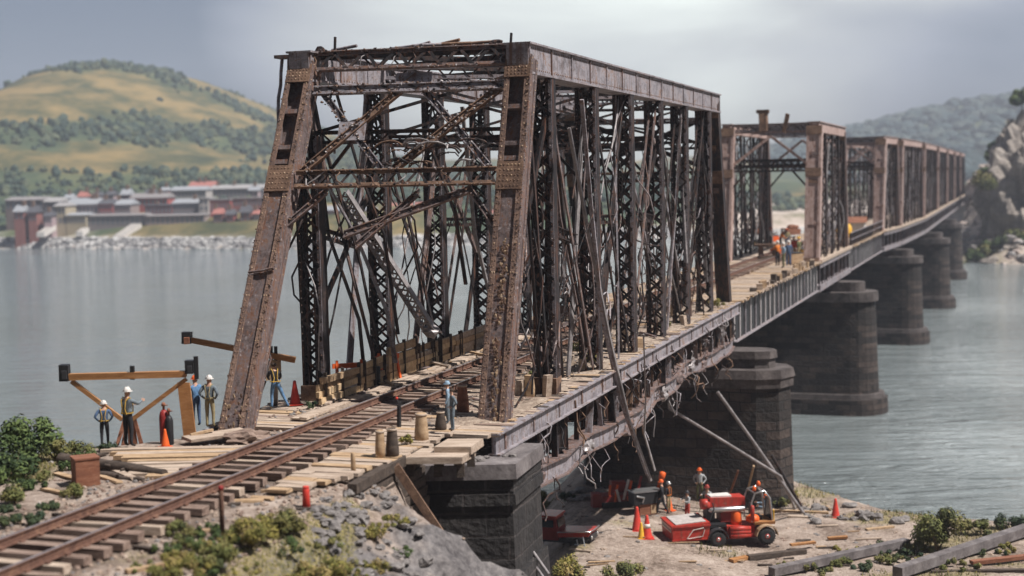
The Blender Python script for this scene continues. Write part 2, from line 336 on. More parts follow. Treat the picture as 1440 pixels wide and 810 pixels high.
def poly_sd(px, py, P):        # signed distance, positive inside
    d = 1e9; ins = False; n = len(P); j = n - 1
    for i in range(n):
        d = min(d, seg_d(px, py, P[i], P[j]))
        if (P[i][1] > py) != (P[j][1] > py) and px < (P[j][0] - P[i][0]) * (py - P[i][1]) / (P[j][1] - P[i][1]) + P[i][0]: ins = not ins
        j = i
    return d if ins else -d
def sstep(a, b, x):
    t = max(0, min(1, (x - a) / (b - a))); return t * t * (3 - 2 * t)
def fbm(x, y, z=0, o=4):
    return noise.fractal(V((x, y, z)), 1.0, 2.0, o)

PLAT = [(-40, -10), (-40, 34), (-15, 36.0), (-12.3, 37.4), (-10, 38.6), (-7.6, 40.4), (-3.6, 40.6), (-3.3, 39.6), (-3.1, 36.3), (-3.0, 34.2), (-3.9, 31.4), (-4.9, 28), (-6.8, 22), (-9.5, 14), (-14, -10)]
LAND = [(-60, -20), (-60, 39), (-17, 40), (-9, 43), (-2, 58), (-1.0, 76), (1.5, 90), (9, 88), (20, 83.8), (28, 79.5), (36, 77), (70, 70), (70, -20)]
def ground_z(x, y):
    s = poly_sd(x, y, LAND)
    e_ = sstep(11, 21, x); bank = WATER + (3.55 - .6 * e_) * sstep(0, 4.5 + 8.5 * e_, s) - .7 * sstep(6, 14, s) * (1 - e_) if s > 0 else WATER + max(-4, .45 * s)
    bank += .1 * fbm(x * .35, y * .35, 3) + .035 * fbm(x * 2.1, y * 2.1, 5) if s > -1 else 0
    d = poly_sd(x, y, PLAT)
    n1 = fbm(x * .45, y * .45, 7, 5)
    if d > 0: p = -.12 + .05 * n1 + .02 * fbm(x * 2.5, y * 2.5, 1) - .1 * sstep(.8, 0, d)
    else:
        e = -d + .5 * n1 * min(1, -d)
        right_side = x > -8 and y < 42
        k = (.74 + 2.6 * sstep(32.4, 34.2, y)) if right_side else 1.25
        p = -.2 - k * e + (.36 * noise.ridged_multi_fractal(V((x * .8, y * .8, 2)), .8, 2, 6, 1, 2) - .36) * min(1, e * .6) + .1 * n1
    return max(p, bank)
# the near bank, embankment and the foreground slope: one sheet
def make_ground():
    xs = []; x = -42.0
    while x < 72: xs.append(x); x += .22 if -15 < x < 3 else (.45 if 3 <= x < 32 else 1.3)
    ys = []; y = 5.0
    while y < 98: ys.append(y); y += .22 if 24 < y < 41 else .5
    vs = []; nx = len(xs)
    kind = []
    for y in ys:
        for x in xs:
            z = ground_z(x, y); vs.append((x, y, z))
            d = poly_sd(x, y, PLAT); s = poly_sd(x, y, LAND)
            g = fbm(x * .28, y * .28, 11, 5)
            grass = sstep(.02, .42, g + (.28 if x < -11.5 else 0) + (.1 if x > 17 and y < 72 else 0) + (.6 if (d < -.1 and d > -3.4 and x > -9 and y < 31.5) else 0) - (.32 if d > 0 and x > -11 else 0) - (.3 if d < -6 and y > 60 and x < 16 else 0) - (.9 * sstep(-3.7, -2.7, x) if y < 42 else 0))
            rock = sstep(-.35, .15, fbm(x * .5, y * .5, 41, 4) + .08) * sstep(.15, .6, -d) * (1 - sstep(4.5, 7, -d)) * (1 if y < 42 else 0) * sstep(-7.5, -5, x - .3 * (y - 28))
            tx = (x + .6) * P0.x + (y - 39.6) * P0.y + 3.6; shore_track_dark = max(1 - sstep(.2, 2.4, s), (1 - sstep(.9, 1.7, abs(tx) + .5 * fbm(x * 1.3, y * 1.3, 3))) if y < 42 and d > -1 else 0)  # darkens the wet shoreline and a ragged band along the track
            kind.append((grass, rock, shore_track_dark, 1))
    fs = [(j * nx + i, j * nx + i + 1, (j + 1) * nx + i + 1, (j + 1) * nx + i) for j in range(len(ys) - 1) for i in range(nx - 1)]
    me = bpy.data.meshes.new('riverbank_ground'); me.from_pydata(vs, [], fs)
    ca = me.color_attributes.new('cover', 'FLOAT_COLOR', 'POINT')
    for i, k in enumerate(kind): ca.data[i].color = k
    for p in me.polygons: p.use_smooth = True
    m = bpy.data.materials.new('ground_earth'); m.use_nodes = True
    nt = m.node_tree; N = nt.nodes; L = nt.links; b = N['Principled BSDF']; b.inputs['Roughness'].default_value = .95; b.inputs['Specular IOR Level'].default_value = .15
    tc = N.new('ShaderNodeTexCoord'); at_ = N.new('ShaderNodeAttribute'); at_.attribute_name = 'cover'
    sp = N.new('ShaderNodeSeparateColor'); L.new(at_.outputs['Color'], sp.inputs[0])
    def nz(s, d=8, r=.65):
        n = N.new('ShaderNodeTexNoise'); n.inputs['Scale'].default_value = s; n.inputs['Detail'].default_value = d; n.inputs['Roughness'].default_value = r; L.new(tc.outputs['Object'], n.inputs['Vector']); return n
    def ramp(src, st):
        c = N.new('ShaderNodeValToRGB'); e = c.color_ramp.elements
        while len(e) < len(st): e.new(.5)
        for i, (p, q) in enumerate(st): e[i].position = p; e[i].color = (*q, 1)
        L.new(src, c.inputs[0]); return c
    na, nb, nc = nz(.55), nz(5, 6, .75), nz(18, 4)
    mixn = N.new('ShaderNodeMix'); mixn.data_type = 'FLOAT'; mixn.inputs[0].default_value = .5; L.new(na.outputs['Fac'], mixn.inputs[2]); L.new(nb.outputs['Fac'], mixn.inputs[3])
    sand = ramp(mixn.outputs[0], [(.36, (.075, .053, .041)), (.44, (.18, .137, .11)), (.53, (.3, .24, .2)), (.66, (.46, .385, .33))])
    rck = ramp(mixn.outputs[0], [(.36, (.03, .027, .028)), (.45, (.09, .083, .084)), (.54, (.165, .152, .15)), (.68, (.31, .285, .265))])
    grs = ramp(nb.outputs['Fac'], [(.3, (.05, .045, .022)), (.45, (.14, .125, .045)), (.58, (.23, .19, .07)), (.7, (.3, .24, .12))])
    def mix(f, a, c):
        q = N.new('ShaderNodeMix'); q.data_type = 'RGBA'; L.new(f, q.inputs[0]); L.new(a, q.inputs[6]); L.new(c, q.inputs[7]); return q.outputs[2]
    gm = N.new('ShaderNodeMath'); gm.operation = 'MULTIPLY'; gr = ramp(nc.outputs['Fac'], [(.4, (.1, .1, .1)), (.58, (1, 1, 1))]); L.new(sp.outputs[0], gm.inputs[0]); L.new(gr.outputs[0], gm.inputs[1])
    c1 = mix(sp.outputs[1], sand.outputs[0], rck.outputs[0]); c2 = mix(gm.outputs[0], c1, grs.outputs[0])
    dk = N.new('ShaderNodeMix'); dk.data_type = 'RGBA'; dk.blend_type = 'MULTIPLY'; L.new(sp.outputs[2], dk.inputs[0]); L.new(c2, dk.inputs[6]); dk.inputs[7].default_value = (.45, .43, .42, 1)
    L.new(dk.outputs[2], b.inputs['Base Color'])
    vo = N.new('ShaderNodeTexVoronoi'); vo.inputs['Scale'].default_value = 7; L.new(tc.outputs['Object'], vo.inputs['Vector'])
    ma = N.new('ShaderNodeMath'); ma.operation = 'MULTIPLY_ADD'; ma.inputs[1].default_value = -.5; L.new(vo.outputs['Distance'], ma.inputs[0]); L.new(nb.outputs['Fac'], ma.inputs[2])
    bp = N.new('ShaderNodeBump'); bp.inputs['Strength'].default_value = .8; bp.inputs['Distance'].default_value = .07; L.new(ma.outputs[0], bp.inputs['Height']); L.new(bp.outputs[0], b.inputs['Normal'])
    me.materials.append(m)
    o = bpy.data.objects.new('riverbank_ground', me); COL.objects.link(o); struct(o)
make_ground()

# water
def make_water():
    mb = MB(); m = bpy.data.materials.new('river_water'); m.use_nodes = True
    nt = m.node_tree; N = nt.nodes; L = nt.links; b = N['Principled BSDF']
    b.inputs['Base Color'].default_value = (.15, .172, .175, 1); b.inputs['Roughness'].default_value = .07; b.inputs['IOR'].default_value = 1.33; b.inputs['Specular IOR Level'].default_value = .5
    tc = N.new('ShaderNodeTexCoord'); h = None
    for sc, st, amp in ((.05, (1, 1.6, 1), .5), (.15, (.55, 2.1, 1), .8), (.33, (.6, 1.8, 1), .35), (.9, (.5, 2.2, 1), .2)):
        mp = N.new('ShaderNodeMapping'); mp.inputs['Scale'].default_value = st; mp.inputs['Rotation'].default_value = (0, 0, .25); L.new(tc.outputs['Object'], mp.inputs[0])
        n = N.new('ShaderNodeTexNoise'); n.inputs['Scale'].default_value = sc; n.inputs['Detail'].default_value = 4; n.inputs['Distortion'].default_value = 1.2; L.new(mp.outputs[0], n.inputs[0])
        q = N.new('ShaderNodeMath'); q.operation = 'MULTIPLY_ADD'; q.inputs[1].default_value = amp; L.new(n.outputs['Fac'], q.inputs[0])
        if h is not None: L.new(h, q.inputs[2])
        else: q.inputs[2].default_value = 0
        h = q.outputs[0]
    # calm and ruffled patches
    pn = N.new('ShaderNodeTexNoise'); pn.inputs['Scale'].default_value = .018; pn.inputs['Detail'].default_value = 3; L.new(tc.outputs['Object'], pn.inputs[0])
    pr = N.new('ShaderNodeMapRange'); pr.inputs[1].default_value = .4; pr.inputs[2].default_value = .62; pr.inputs[3].default_value = .25; pr.inputs[4].default_value = .95; L.new(pn.outputs['Fac'], pr.inputs[0])
    bp = N.new('ShaderNodeBump'); bp.inputs['Distance'].default_value = 2.2; L.new(pr.outputs[0], bp.inputs['Strength']); L.new(h, bp.inputs['Height']); L.new(bp.outputs[0], b.inputs['Normal'])
    mb.use(m); mb.add([(-1500, 10, WATER), (1700, 10, WATER), (1700, 1950, WATER), (-1500, 1950, WATER)], [(0, 1, 2, 3)])
    struct(mb.build('river_water'))
make_water()

# ---------------- far land: shore, hills
SHORE = [(-1500, 740), (-520, 600), (-300, 540), (-189, 492), (-81, 441), (-30, 428), (60, 470), (135, 560), (150, 520), (112, 420), (97, 330), (103, 299), (140, 286), (300, 270), (900, 230), (1700, 200), (1700, 2000), (-1500, 2000)]
HILLS = [(-291, 1100, 88, 74, 290), (-165, 1120, 26, 70, 260), (-420, 1050, 10, 60, 260), (60, 1650, 26, 330, 300), (600, 1720, 70, 140, 380), (900, 1600, 26, 200, 420), (400, 1650, 14, 120, 300)]
def far_z(x, y):
    s = poly_sd(x, y, SHORE)
    if s < 0: return WATER + max(-6, s * .3)
    z = WATER + 3.6 * sstep(0, 7, s) + 3.5 * sstep(8, 26, s) * (1 if x < 80 else .3) + 4.5 * sstep(26, 60, s) * (1 if x < 80 else .5) + 2 * sstep(60, 160, s)
    for hx, hy, a, sx, sy in HILLS:
        z += a * math.exp(-.5 * ((x - hx) / sx) ** 2 - .5 * ((y - hy) / sy) ** 2) * sstep(25, 160, s)
    z += sstep(60, 300, s) * 5 * fbm(x * .01, y * .01, 4)
    z += 19 * math.exp(-.5 * ((x - 125) / 9) ** 2 - .5 * ((y - 362) / 22) ** 2) * sstep(2, 22, s) + (1.6 * fbm(x * .12, y * .12, 9) if 90 < x < 160 and y < 420 else 0)
    if 60 < x < 240 and y < 520: z += .9 * fbm(x * .15, y * .15, 8) * sstep(1, 6, s)
    return z
def wood_mask(x, y, z):
    n = fbm(x * .013, y * .0075, 21, 4)
    if x > 230: return .6 + n
    if y < 640: return (.6 + n) if y > 530 else .1 + n
    b = .55 * math.exp(-((z - 6) / 9) ** 2) + .5 * math.exp(-((z - 36) / 6) ** 2) + .4 * math.exp(-((z - 92) / 7) ** 2) - .22
    if x < -345: b += .35
    if -330 < x < -235 and 14 < z < 28: b -= .5
    if x > -190: b += .12
    return b + n * 1.25
def make_far():
    xs = []; x = -1100.0
    while x < 1600: xs.append(x); x += 9 if -430 < x < 40 else (5 if 80 < x < 170 else (14 if x < 700 else 40))
    ys = []; y = 220.0
    while y < 1930: ys.append(y); y += 5 if y < 480 else (9 if y < 720 else 22)
    nx = len(xs); vs = []; kd = []
    for y in ys:
        for x in xs:
            z = far_z(x, y); vs.append((x, y, z)); s = poly_sd(x, y, SHORE)
            kd.append((sstep(-.05, .12, wood_mask(x, y, z)), 1 - sstep(3, 10, s) if x < 80 else (1 - sstep(60, 110, s)) * (1 if x < 190 else .3), 0, 1))
    fs = [(j * nx + i, j * nx + i + 1, (j + 1) * nx + i + 1, (j + 1) * nx + i) for j in range(len(ys) - 1) for i in range(nx - 1)]
    me = bpy.data.meshes.new('far_hills'); me.from_pydata(vs, [], fs)
    ca = me.color_attributes.new('cover', 'FLOAT_COLOR', 'POINT')
    for i, k in enumerate(kd): ca.data[i].color = k
    for p in me.polygons: p.use_smooth = True
    m = bpy.data.materials.new('hill_fields'); m.use_nodes = True
    nt = m.node_tree; N = nt.nodes; L = nt.links; b = N['Principled BSDF']; b.inputs['Roughness'].default_value = 1; b.inputs['Specular IOR Level'].default_value = .05
    tc = N.new('ShaderNodeTexCoord'); at_ = N.new('ShaderNodeAttribute'); at_.attribute_name = 'cover'; sp = N.new('ShaderNodeSeparateColor'); L.new(at_.outputs['Color'], sp.inputs[0])
    mp = N.new('ShaderNodeMapping'); mp.inputs['Scale'].default_value = (1, .45, 2); L.new(tc.outputs['Object'], mp.inputs[0])
    n = N.new('ShaderNodeTexNoise'); n.inputs['Scale'].default_value = .028; n.inputs['Detail'].default_value = 9; n.inputs['Roughness'].default_value = .68; L.new(mp.outputs[0], n.inputs[0])
    def ramp(st):
        c = N.new('ShaderNodeValToRGB'); e = c.color_ramp.elements
        while len(e) < len(st): e.new(.5)
        for i, (p, q) in enumerate(st): e[i].position = p; e[i].color = (*q, 1)
        L.new(n.outputs['Fac'], c.inputs[0]); return c.outputs[0]
    def mix(f, a, c):
        q = N.new('ShaderNodeMix'); q.data_type = 'RGBA'; L.new(f, q.inputs[0]); L.new(a, q.inputs[6]); L.new(c, q.inputs[7]); return q.outputs[2]
    fld = ramp([(.34, (.04, .05, .028)), (.43, (.07, .073, .036)), (.51, (.145, .117, .055)), (.6, (.215, .158, .07)), (.72, (.17, .14, .08))])
    wd = ramp([(.3, (.03, .045, .03)), (.5, (.06, .08, .045)), (.7, (.12, .125, .06))])
    sh = ramp([(.34, (.12, .12, .06)), (.44, (.34, .285, .24)), (.55, (.5, .43, .38)), (.68, (.6, .52, .47))])
    L.new(mix(sp.outputs[1], mix(sp.outputs[0], fld, wd), sh), b.inputs['Base Color'])
    me.materials.append(m)
    o = bpy.data.objects.new('far_hills', me); COL.objects.link(o); struct(o)
make_far()
# cached low-poly lumps for masses of crowns and stones
_T = MB()
LUMPS = []
for i in range(10):
    t = MB(); t.rock((0, 0, 0), 1, (1, 1, .95), 2, .55); LUMPS.append((t.v, t.f))
def lump(mb, c, r, sc=(1, 1, 1)):
    v, f = R.choice(LUMPS); a = R.uniform(0, 6.28); ca, sa = math.cos(a), math.sin(a)
    mb.add([(c[0] + (p[0] * ca - p[1] * sa) * r * sc[0], c[1] + (p[0] * sa + p[1] * ca) * r * sc[1], c[2] + p[2] * r * sc[2]) for p in v], f)
WOODM = [leafmat('far_crown_a', (.026, .045, .034)), leafmat('far_crown_b', (.045, .068, .048)), leafmat('far_crown_c', (.075, .09, .052))]
for m_ in WOODM: m_.node_tree.nodes['Noise Texture'].inputs['Scale'].default_value = .3
WOODB = [leafmat('mountain_crown_a', (.018, .036, .038)), leafmat('mountain_crown_b', (.03, .052, .052)), leafmat('mountain_crown_c', (.05, .068, .06))]
for m_ in WOODB: m_.node_tree.nodes['Noise Texture'].inputs['Scale'].default_value = .2
def make_woods():
    left = MB(); rightw = MB()
    cnt = 0
    for i in range(24000):
        if i < 20500: x = R.uniform(-470, 130); y = R.uniform(480, 1230)
        else: x = R.uniform(240, 1100); y = R.uniform(900, 1850)
        z = far_z(x, y); m = wood_mask(x, y, z)
        if poly_sd(x, y, SHORE) < 26 or m < .02 + R.uniform(-.08, .3): continue
        if x > 230:
            r = R.uniform(4, 8); rightw.use(R.choice(WOODB)); lump(rightw, (x, y, z + r * .4), r, (1.2, 1.2, .9))
        else:
            r = R.uniform(.8, 2.5) * (.75 if y < 640 else 1.0); left.use(R.choice(WOODM)); lump(left, (x, y, z + r * .5), r, (1, 1, R.uniform(.9, 1.5)))
    a = left.build('hillside_woods', normals=False); tag(a, 'dark woods and tree belts between the golden fields of the far hill', 'woods', kind='stuff')
    b = rightw.build('mountain_forest', normals=False); tag(b, 'hazy blue forest covering the distant mountain behind the bridge end', 'forest', kind='stuff')
make_woods()
# riprap along the far shore
def make_riprap():
    mb = MB()
    ms = [pmat('riprap_light', (.42, .41, .4), .9), pmat('riprap_mid', (.3, .29, .285), .9), pmat('riprap_dark', (.17, .165, .165), .9)]
    seq = [(-520, 600), (-300, 540), (-189, 492), (-81, 441), (-30, 428), (60, 470)]
    for a, b in zip(seq[:-1], seq[1:]):
        a = V((*a, 0)); b = V((*b, 0)); n = int((b - a).length / 1.0); nn = V((-(b - a).y, (b - a).x, 0)).normalized()
        for k in range(n):
            for row in range(4):
                p = a.lerp(b, (k + R.random()) / n) + nn * (row * 1.5 + R.uniform(-.4, .6)); mb.use(R.choice(ms))
                lump(mb, (p.x, p.y, WATER - .1 + row * .95), R.uniform(.7, 1.25), (1.2, 1, .8))
    tag(mb.build('riprap', normals=False), 'pale grey riprap of loose stones lining the far shore below the town', 'riprap', kind='stuff')
make_riprap()

# ---------------- haze
def make_haze():
    mb = MB(); m = bpy.data.materials.new('haze_air'); m.use_nodes = True; nt = m.node_tree; nt.nodes.clear()
    o = nt.nodes.new('ShaderNodeOutputMaterial'); pv = nt.nodes.new('ShaderNodeVolumePrincipled')
    pv.inputs['Color'].default_value = (.78, .84, .98, 1); pv.inputs['Density'].default_value = HAZE; pv.inputs['Anisotropy'].default_value = .1
    nt.links.new(pv.outputs[0], o.inputs['Volume']); mb.use(m); mb.box(-1550, 1750, -60, 1960, -25, 170)
    ob = mb.build('haze'); tag(ob, 'pale blue haze in the air over the river and hills', 'haze', kind='stuff')
HAZE = .00026
make_haze()

# ---------------- piers
def offs(poly, o):
    n = len(poly); r = []
    cx = sum(p[0] for p in poly) / n; cy_ = sum(p[1] for p in poly) / n
    for i in range(n):
        a, b, c = V((*poly[i - 1], 0)), V((*poly[i], 0)), V((*poly[(i + 1) % n], 0))
        n1 = V(((b - a).y, -(b - a).x, 0)).normalized(); n2 = V(((c - b).y, -(c - b).x, 0)).normalized()
        k = (n1 + n2); k = k / max(.3, k.dot(n1)); q = b + k * o; r.append((q.x, q.y))
    return r
def pier(label, loc, rz, tiers, half=1.7, xr=1.9, xl=-6.2, nose=1.6, faceted=False):
    t = thing('stone_pier', label, 'bridge pier', loc, rz, None)
    sg = 4 if faceted else 9; na = [PI * (k / sg - .5) for k in range(sg + 1)]; base = [(xr + nose * math.cos(a), half * math.sin(a)) for a in na] + [(xl - nose * math.cos(a), -half * math.sin(a)) for a in na]
    for nm, z0, z1, o0, o1, m in tiers:
        mb = MB(M[m])
        if nm == 'shaft':
            nz = 6
            for k in range(nz):
                a0, a1 = k / nz, (k + 1) / nz
                mb.prism(offs(base, o0 + (o1 - o0) * a0), z0 + (z1 - z0) * a0, z0 + (z1 - z0) * a1, offs(base, o0 + (o1 - o0) * a1))
        else: mb.prism(offs(base, o0), z0, z1, offs(base, o1))
        auto_uv(mb.build(nm, t))
    return t
p1 = pier('nearest stone pier standing on the muddy bank behind the red machines', BW(0, 37.4), RZ0,
     [('shaft', -12, -4.35, .15, -.05, 'pierstone'), ('cap_course', -4.35, -3.85, .1, .12, 'piercap'), ('coping', -3.848, -3.4, .2, .1, 'piercap'), ('bearing_block', -3.398, -2.9, -.75, -.78, 'piercap'), ('bearing_block', -2.898, -2.5, -.66, -.7, 'piercap')], faceted=True)
def far_pier(i, L, label, base_z, off=0):
    a = AX[i]; d = (AX[i + 1] - a).normalized()
    return pier(label, a + d * L, -math.atan2(d.x, d.y), [('footing', -15, base_z, 1.15, 1.05, 'pierstone'), ('footing_course', base_z + .002, base_z + .42, .82, .75, 'piercap'), ('shaft', base_z + .422, -4.1, .35, .05, 'pierstone'), ('coping', -4.098, -3.3, .3, .27, 'piercap'), ('bearing_block', -3.298, -2.5, -.75, -.78, 'piercap')], half=1.9, xr=1.6, xl=-8.6, nose=1.8)
far_pier(2, 13.5, 'second stone pier, wide ledge at its foot with plants growing on it', -12.2)
far_pier(4, 9, 'third stone pier rising from the river behind the wide second one', -12.1)
far_pier(6, 9, 'fourth stone pier, small, in the river towards the rocky bank', -12.1)
far_pier(7, 26, 'farthest stone pier, close to the rocky bank', -12.1)
# bearings sit between pier tops and the spans: shown as rusty shoes later

# ---------------- abutment under the near corner
def make_abutment():
    t = thing('stone_abutment', 'black stained stone abutment block under the near corner of the bridge', 'abutment', (-.1, 36.6, 0), 0)
    d = V((.315, .949)); p = V((.949, -.315))
    def pl(o, zz=0): return [(-2.95 - o, -.02 - o), (0 + o, 0 - o), (.78 + o, 2.6 + o), (-2.4 - o, 3.5 + o)]
    for nm, z0, z1, o0, o1, m in (('footing', -6, -3.55, .35, .18, 'abutstone'), ('stem_wall', -3.548, -1.72, .04, .0, 'abutstone'), ('string_course', -1.718, -1.42, .09, .07, 'abutstone'), ('cap_course', -1.418, -1.02, .03, .03, 'abutstone'), ('coping', -1.018, -.62, .12, .1, 'stonecap')):
        mb = MB(M[m]); mb.prism(pl(o0), z0, z1, pl(o1)); auto_uv(mb.build(nm, t))
    for k in range(26):
        mb = MB(M['rubble']); x, y = R.uniform(-3.0, .1), R.uniform(.3, 2.8)
        s = R.uniform(.05, .17); mb.rock((0, 0, 0), s, (1.4, 1, .6), 2, .5)
        o = mb.build('loose_stone', None, loc=(-.1 + x, 36.6 + y, -.61 + s * .3)); tag(o, 'small grey stone lying on top of the black abutment', 'stone', 'loose stones on the abutment top')
make_abutment()

# ---------------- far town
def building(label, x0, x1, yt, yb, Y, wall, roof, gable=.0, win=(5, 2), depth=12, rz=0.0, wc=(.12, .13, .15), name='town_building', cat='building', chim=0):
    a = atY(x0, yb, Y); b = atY(x1, yb, Y); c = atY(x0, yt, Y)
    W = b.x - a.x; H = c.z - a.z; cx = (a.x + b.x) / 2
    g = min(a.z, far_z(cx, Y), far_z(cx, Y - depth / 2)) - 1
    t = thing(name, label, cat, (cx, Y, a.z), rz)
    mb = MB(wall); mb.box(-W / 2, W / 2, 0, depth, g - a.z, H); mb.build('wall', t)
    mr_ = MB(roof)
    if gable:
        mr_.add([(-W / 2 - .4, -.5, H + .02), (W / 2 + .4, -.5, H + .02), (W / 2 + .4, depth + .5, H + .02), (-W / 2 - .4, depth + .5, H + .02), (-W / 2, depth / 2, H + gable), (W / 2, depth / 2, H + gable)], [(0, 1, 5, 4), (2, 3, 4, 5), (1, 2, 5), (3, 0, 4), (0, 3, 2, 1)])
    else: mr_.box(-W / 2 - .3, W / 2 + .3, -.3, depth + .3, H + .01, H + .5)
    ro = mr_.build('roof', t)
    for k in range(chim):
        mc = MB(M['rust']); xx = R.uniform(-W * .4, W * .4); mc.box(xx - .5, xx + .5, depth * .4, depth * .4 + 1, H, H + gable + 1.6); mc.build('chimney', ro)
    nx, ny = win
    if nx:
        dm = pmat('pane_tone', wc, .3)
        for j in range(ny):
            for i in range(nx):
                xx = -W / 2 + W * (i + .5) / nx; zz = H * (j + .5) / ny; ww = W / nx * .26; hh = H / ny * .3
                mw = MB(dm); mw.box(xx - ww, xx + ww, -.06, .1, zz - hh, zz + hh); mw.build('window', t)
    return t
wm = {k: pmat('wall_' + k, c, .9, 0, .12, .3) for k, c in dict(red=(.3, .075, .065), brick=(.24, .1, .085), darkred=(.16, .055, .05), cream=(.33, .28, .2), grey=(.2, .175, .175), lgrey=(.25, .2, .19), white=(.37, .34, .32), brown=(.16, .12, .11), mauve=(.33, .25, .26)).items()}
rm = {k: pmat('roof_' + k, c, .9, 0, .15, .3) for k, c in dict(dark=(.07, .07, .08), grey=(.25, .26, .28), pale=(.2, .185, .185), red=(.3, .12, .1), white=(.27, .26, .26)).items()}
building('long dark brown shed at the left end of the far town', 8, 62, 282, 297, 505, wm['brown'], rm['pale'], 1.2, (7, 1))
building('grey station building with a pale roof near the left end of town', 62, 84, 284, 300, 500, wm['grey'], rm['white'], 1.5, (4, 1))
building('cream square house with one row of dark windows above the shore', 77, 93, 290, 317, 486, wm['cream'], rm['white'], 1.2, (3, 2))
building('low cream arcade building next to the square cream house', 92, 121, 303, 317, 486, wm['cream'], rm['grey'], .8, (7, 1))
building('mauve terrace with grey gabled roof behind the cream arcade', 94, 138, 288, 302, 500, wm['mauve'], rm['grey'], 2.2, (8, 1), chim=2)
building('dark red brick block between two grey terraces', 139, 159, 287, 303, 499, wm['red'], rm['dark'], 1.6, (4, 2), chim=1)
building('light grey terrace with small windows beside the dark red block', 159, 184, 288, 303, 500, wm['lgrey'], rm['grey'], 1.8, (6, 2), chim=1)
building('long grey quay warehouse with arched dark openings by the waterfront', 121, 204, 304, 319, 488, wm['grey'], rm['pale'], .6, (12, 1))
building('grey quay shed continuing the warehouse to the right', 205, 288, 304, 317, 487, wm['lgrey'], rm['pale'], .5, (12, 1))
building('dark red warehouse with flat black roof in mid town', 204, 242, 290, 303, 498, wm['darkred'], rm['dark'], 0, (7, 1), chim=1)
building('red brick row with pale eaves behind the dark red warehouse', 183, 236, 279, 291, 520, wm['red'], rm['pale'], 1.8, (9, 1), chim=3)
building('grey terrace of three storeys right of the dark red warehouse', 243, 281, 286, 304, 499, wm['grey'], rm['grey'], 1.5, (8, 2), chim=1)
building('white tower house standing tall beside the big red mill', 281, 294, 280, 314, 494, wm['white'], rm['white'], 0, (2, 4))
building('big red brick mill with tall windows', 293, 324, 282, 304, 496, wm['red'], rm['pale'], 0, (8, 1))
building('long paler red brick mill running behind the bridge post', 324, 392, 280, 304, 500, wm['brick'], rm['pale'], 0, (14, 2))
building('white colonnaded hall on the rise above the town', 240, 290, 268, 280, 545, wm['white'], rm['grey'], 1.5, (10, 1))
building('white hotel with a red roof highest on the rise', 265, 302, 264, 274, 580, wm['white'], rm['red'], 2.5, (8, 1), chim=2)
building('long pale grey villa row on the rise behind the mills', 296, 372, 266, 280, 560, wm['lgrey'], rm['white'], 1.6, (14, 1), chim=2)
building('red brick depot seen between the bridge posts', 455, 520, 296, 316, 480, wm['brick'], rm['grey'], 1.5, (9, 1))
building('grey waterfront store seen through the middle of the bridge', 545, 610, 292, 312, 490, wm['grey'], rm['red'], 1.5, (9, 2), chim=1)
building('white house with dark roof seen through the bridge near its right post', 625, 672, 294, 310, 500, wm['white'], rm['dark'], 2, (6, 1), chim=1)
small = [(20, 309, 14, 11), (40, 311, 12, 12), (62, 313, 11, 9), (300, 313, 13, 12), (318, 312, 11, 10), (338, 311, 14, 12), (356, 312, 12, 11), (378, 311, 14, 12), (402, 311, 13, 11), (428, 312, 16, 13), (532, 314, 12, 10), (520, 312, 10, 12), (620, 314, 10, 11), (690, 314, 14, 12), (130, 284, 12, 8), (150, 283, 10, 9), (170, 282, 13, 8), (110, 285, 11, 8), (90, 286, 12, 7), (204, 279, 12, 8), (226, 277, 10, 9), (350, 276, 13, 8)]
for i, (x, y, w_, h_) in enumerate(small):
    b_ = building('small brick house tucked among the trees and sheds of the far town', x, x + w_, y - h_, y, 481 if y > 300 else 540, wm[R.choice(['red', 'brick', 'darkred', 'brick', 'mauve', 'cream'])], rm[R.choice(['dark', 'grey', 'red'])], R.uniform(1.2, 2.4), (R.randint(2, 4), 2), depth=6, name='town_house', cat='house', chim=1); b_['group'] = 'small brick houses of the far town'
def stair(label, x0, y0, x1, y1, Y0, Y1, w):
    a = atY(x0, y0, Y0); b = atY(x1, y1, Y1); mb = MB(M['white'])
    n = 14
    for k in range(n):
        p = a.lerp(b, (k + .5) / n); mb.box(p.x - w / 2 - a.x, p.x + w / 2 - a.x, p.y - a.y - .6, p.y - a.y + .8, p.z - a.z - 1.6, p.z - a.z)
    o = mb.build('slipway_stairs', loc=a); tag(o, label, 'stairs')
stair('wide white slipway stairs climbing from the riprap in front of the grey quay shed', 166, 332, 192, 314, 470, 484, 3.4)
stair('small white ramp stairs at the left end of the riprap', 57, 327, 73, 317, 474, 484, 2.6)
stair('short white steps below the cream arcade building', 112, 326, 120, 320, 474, 483, 2.2)

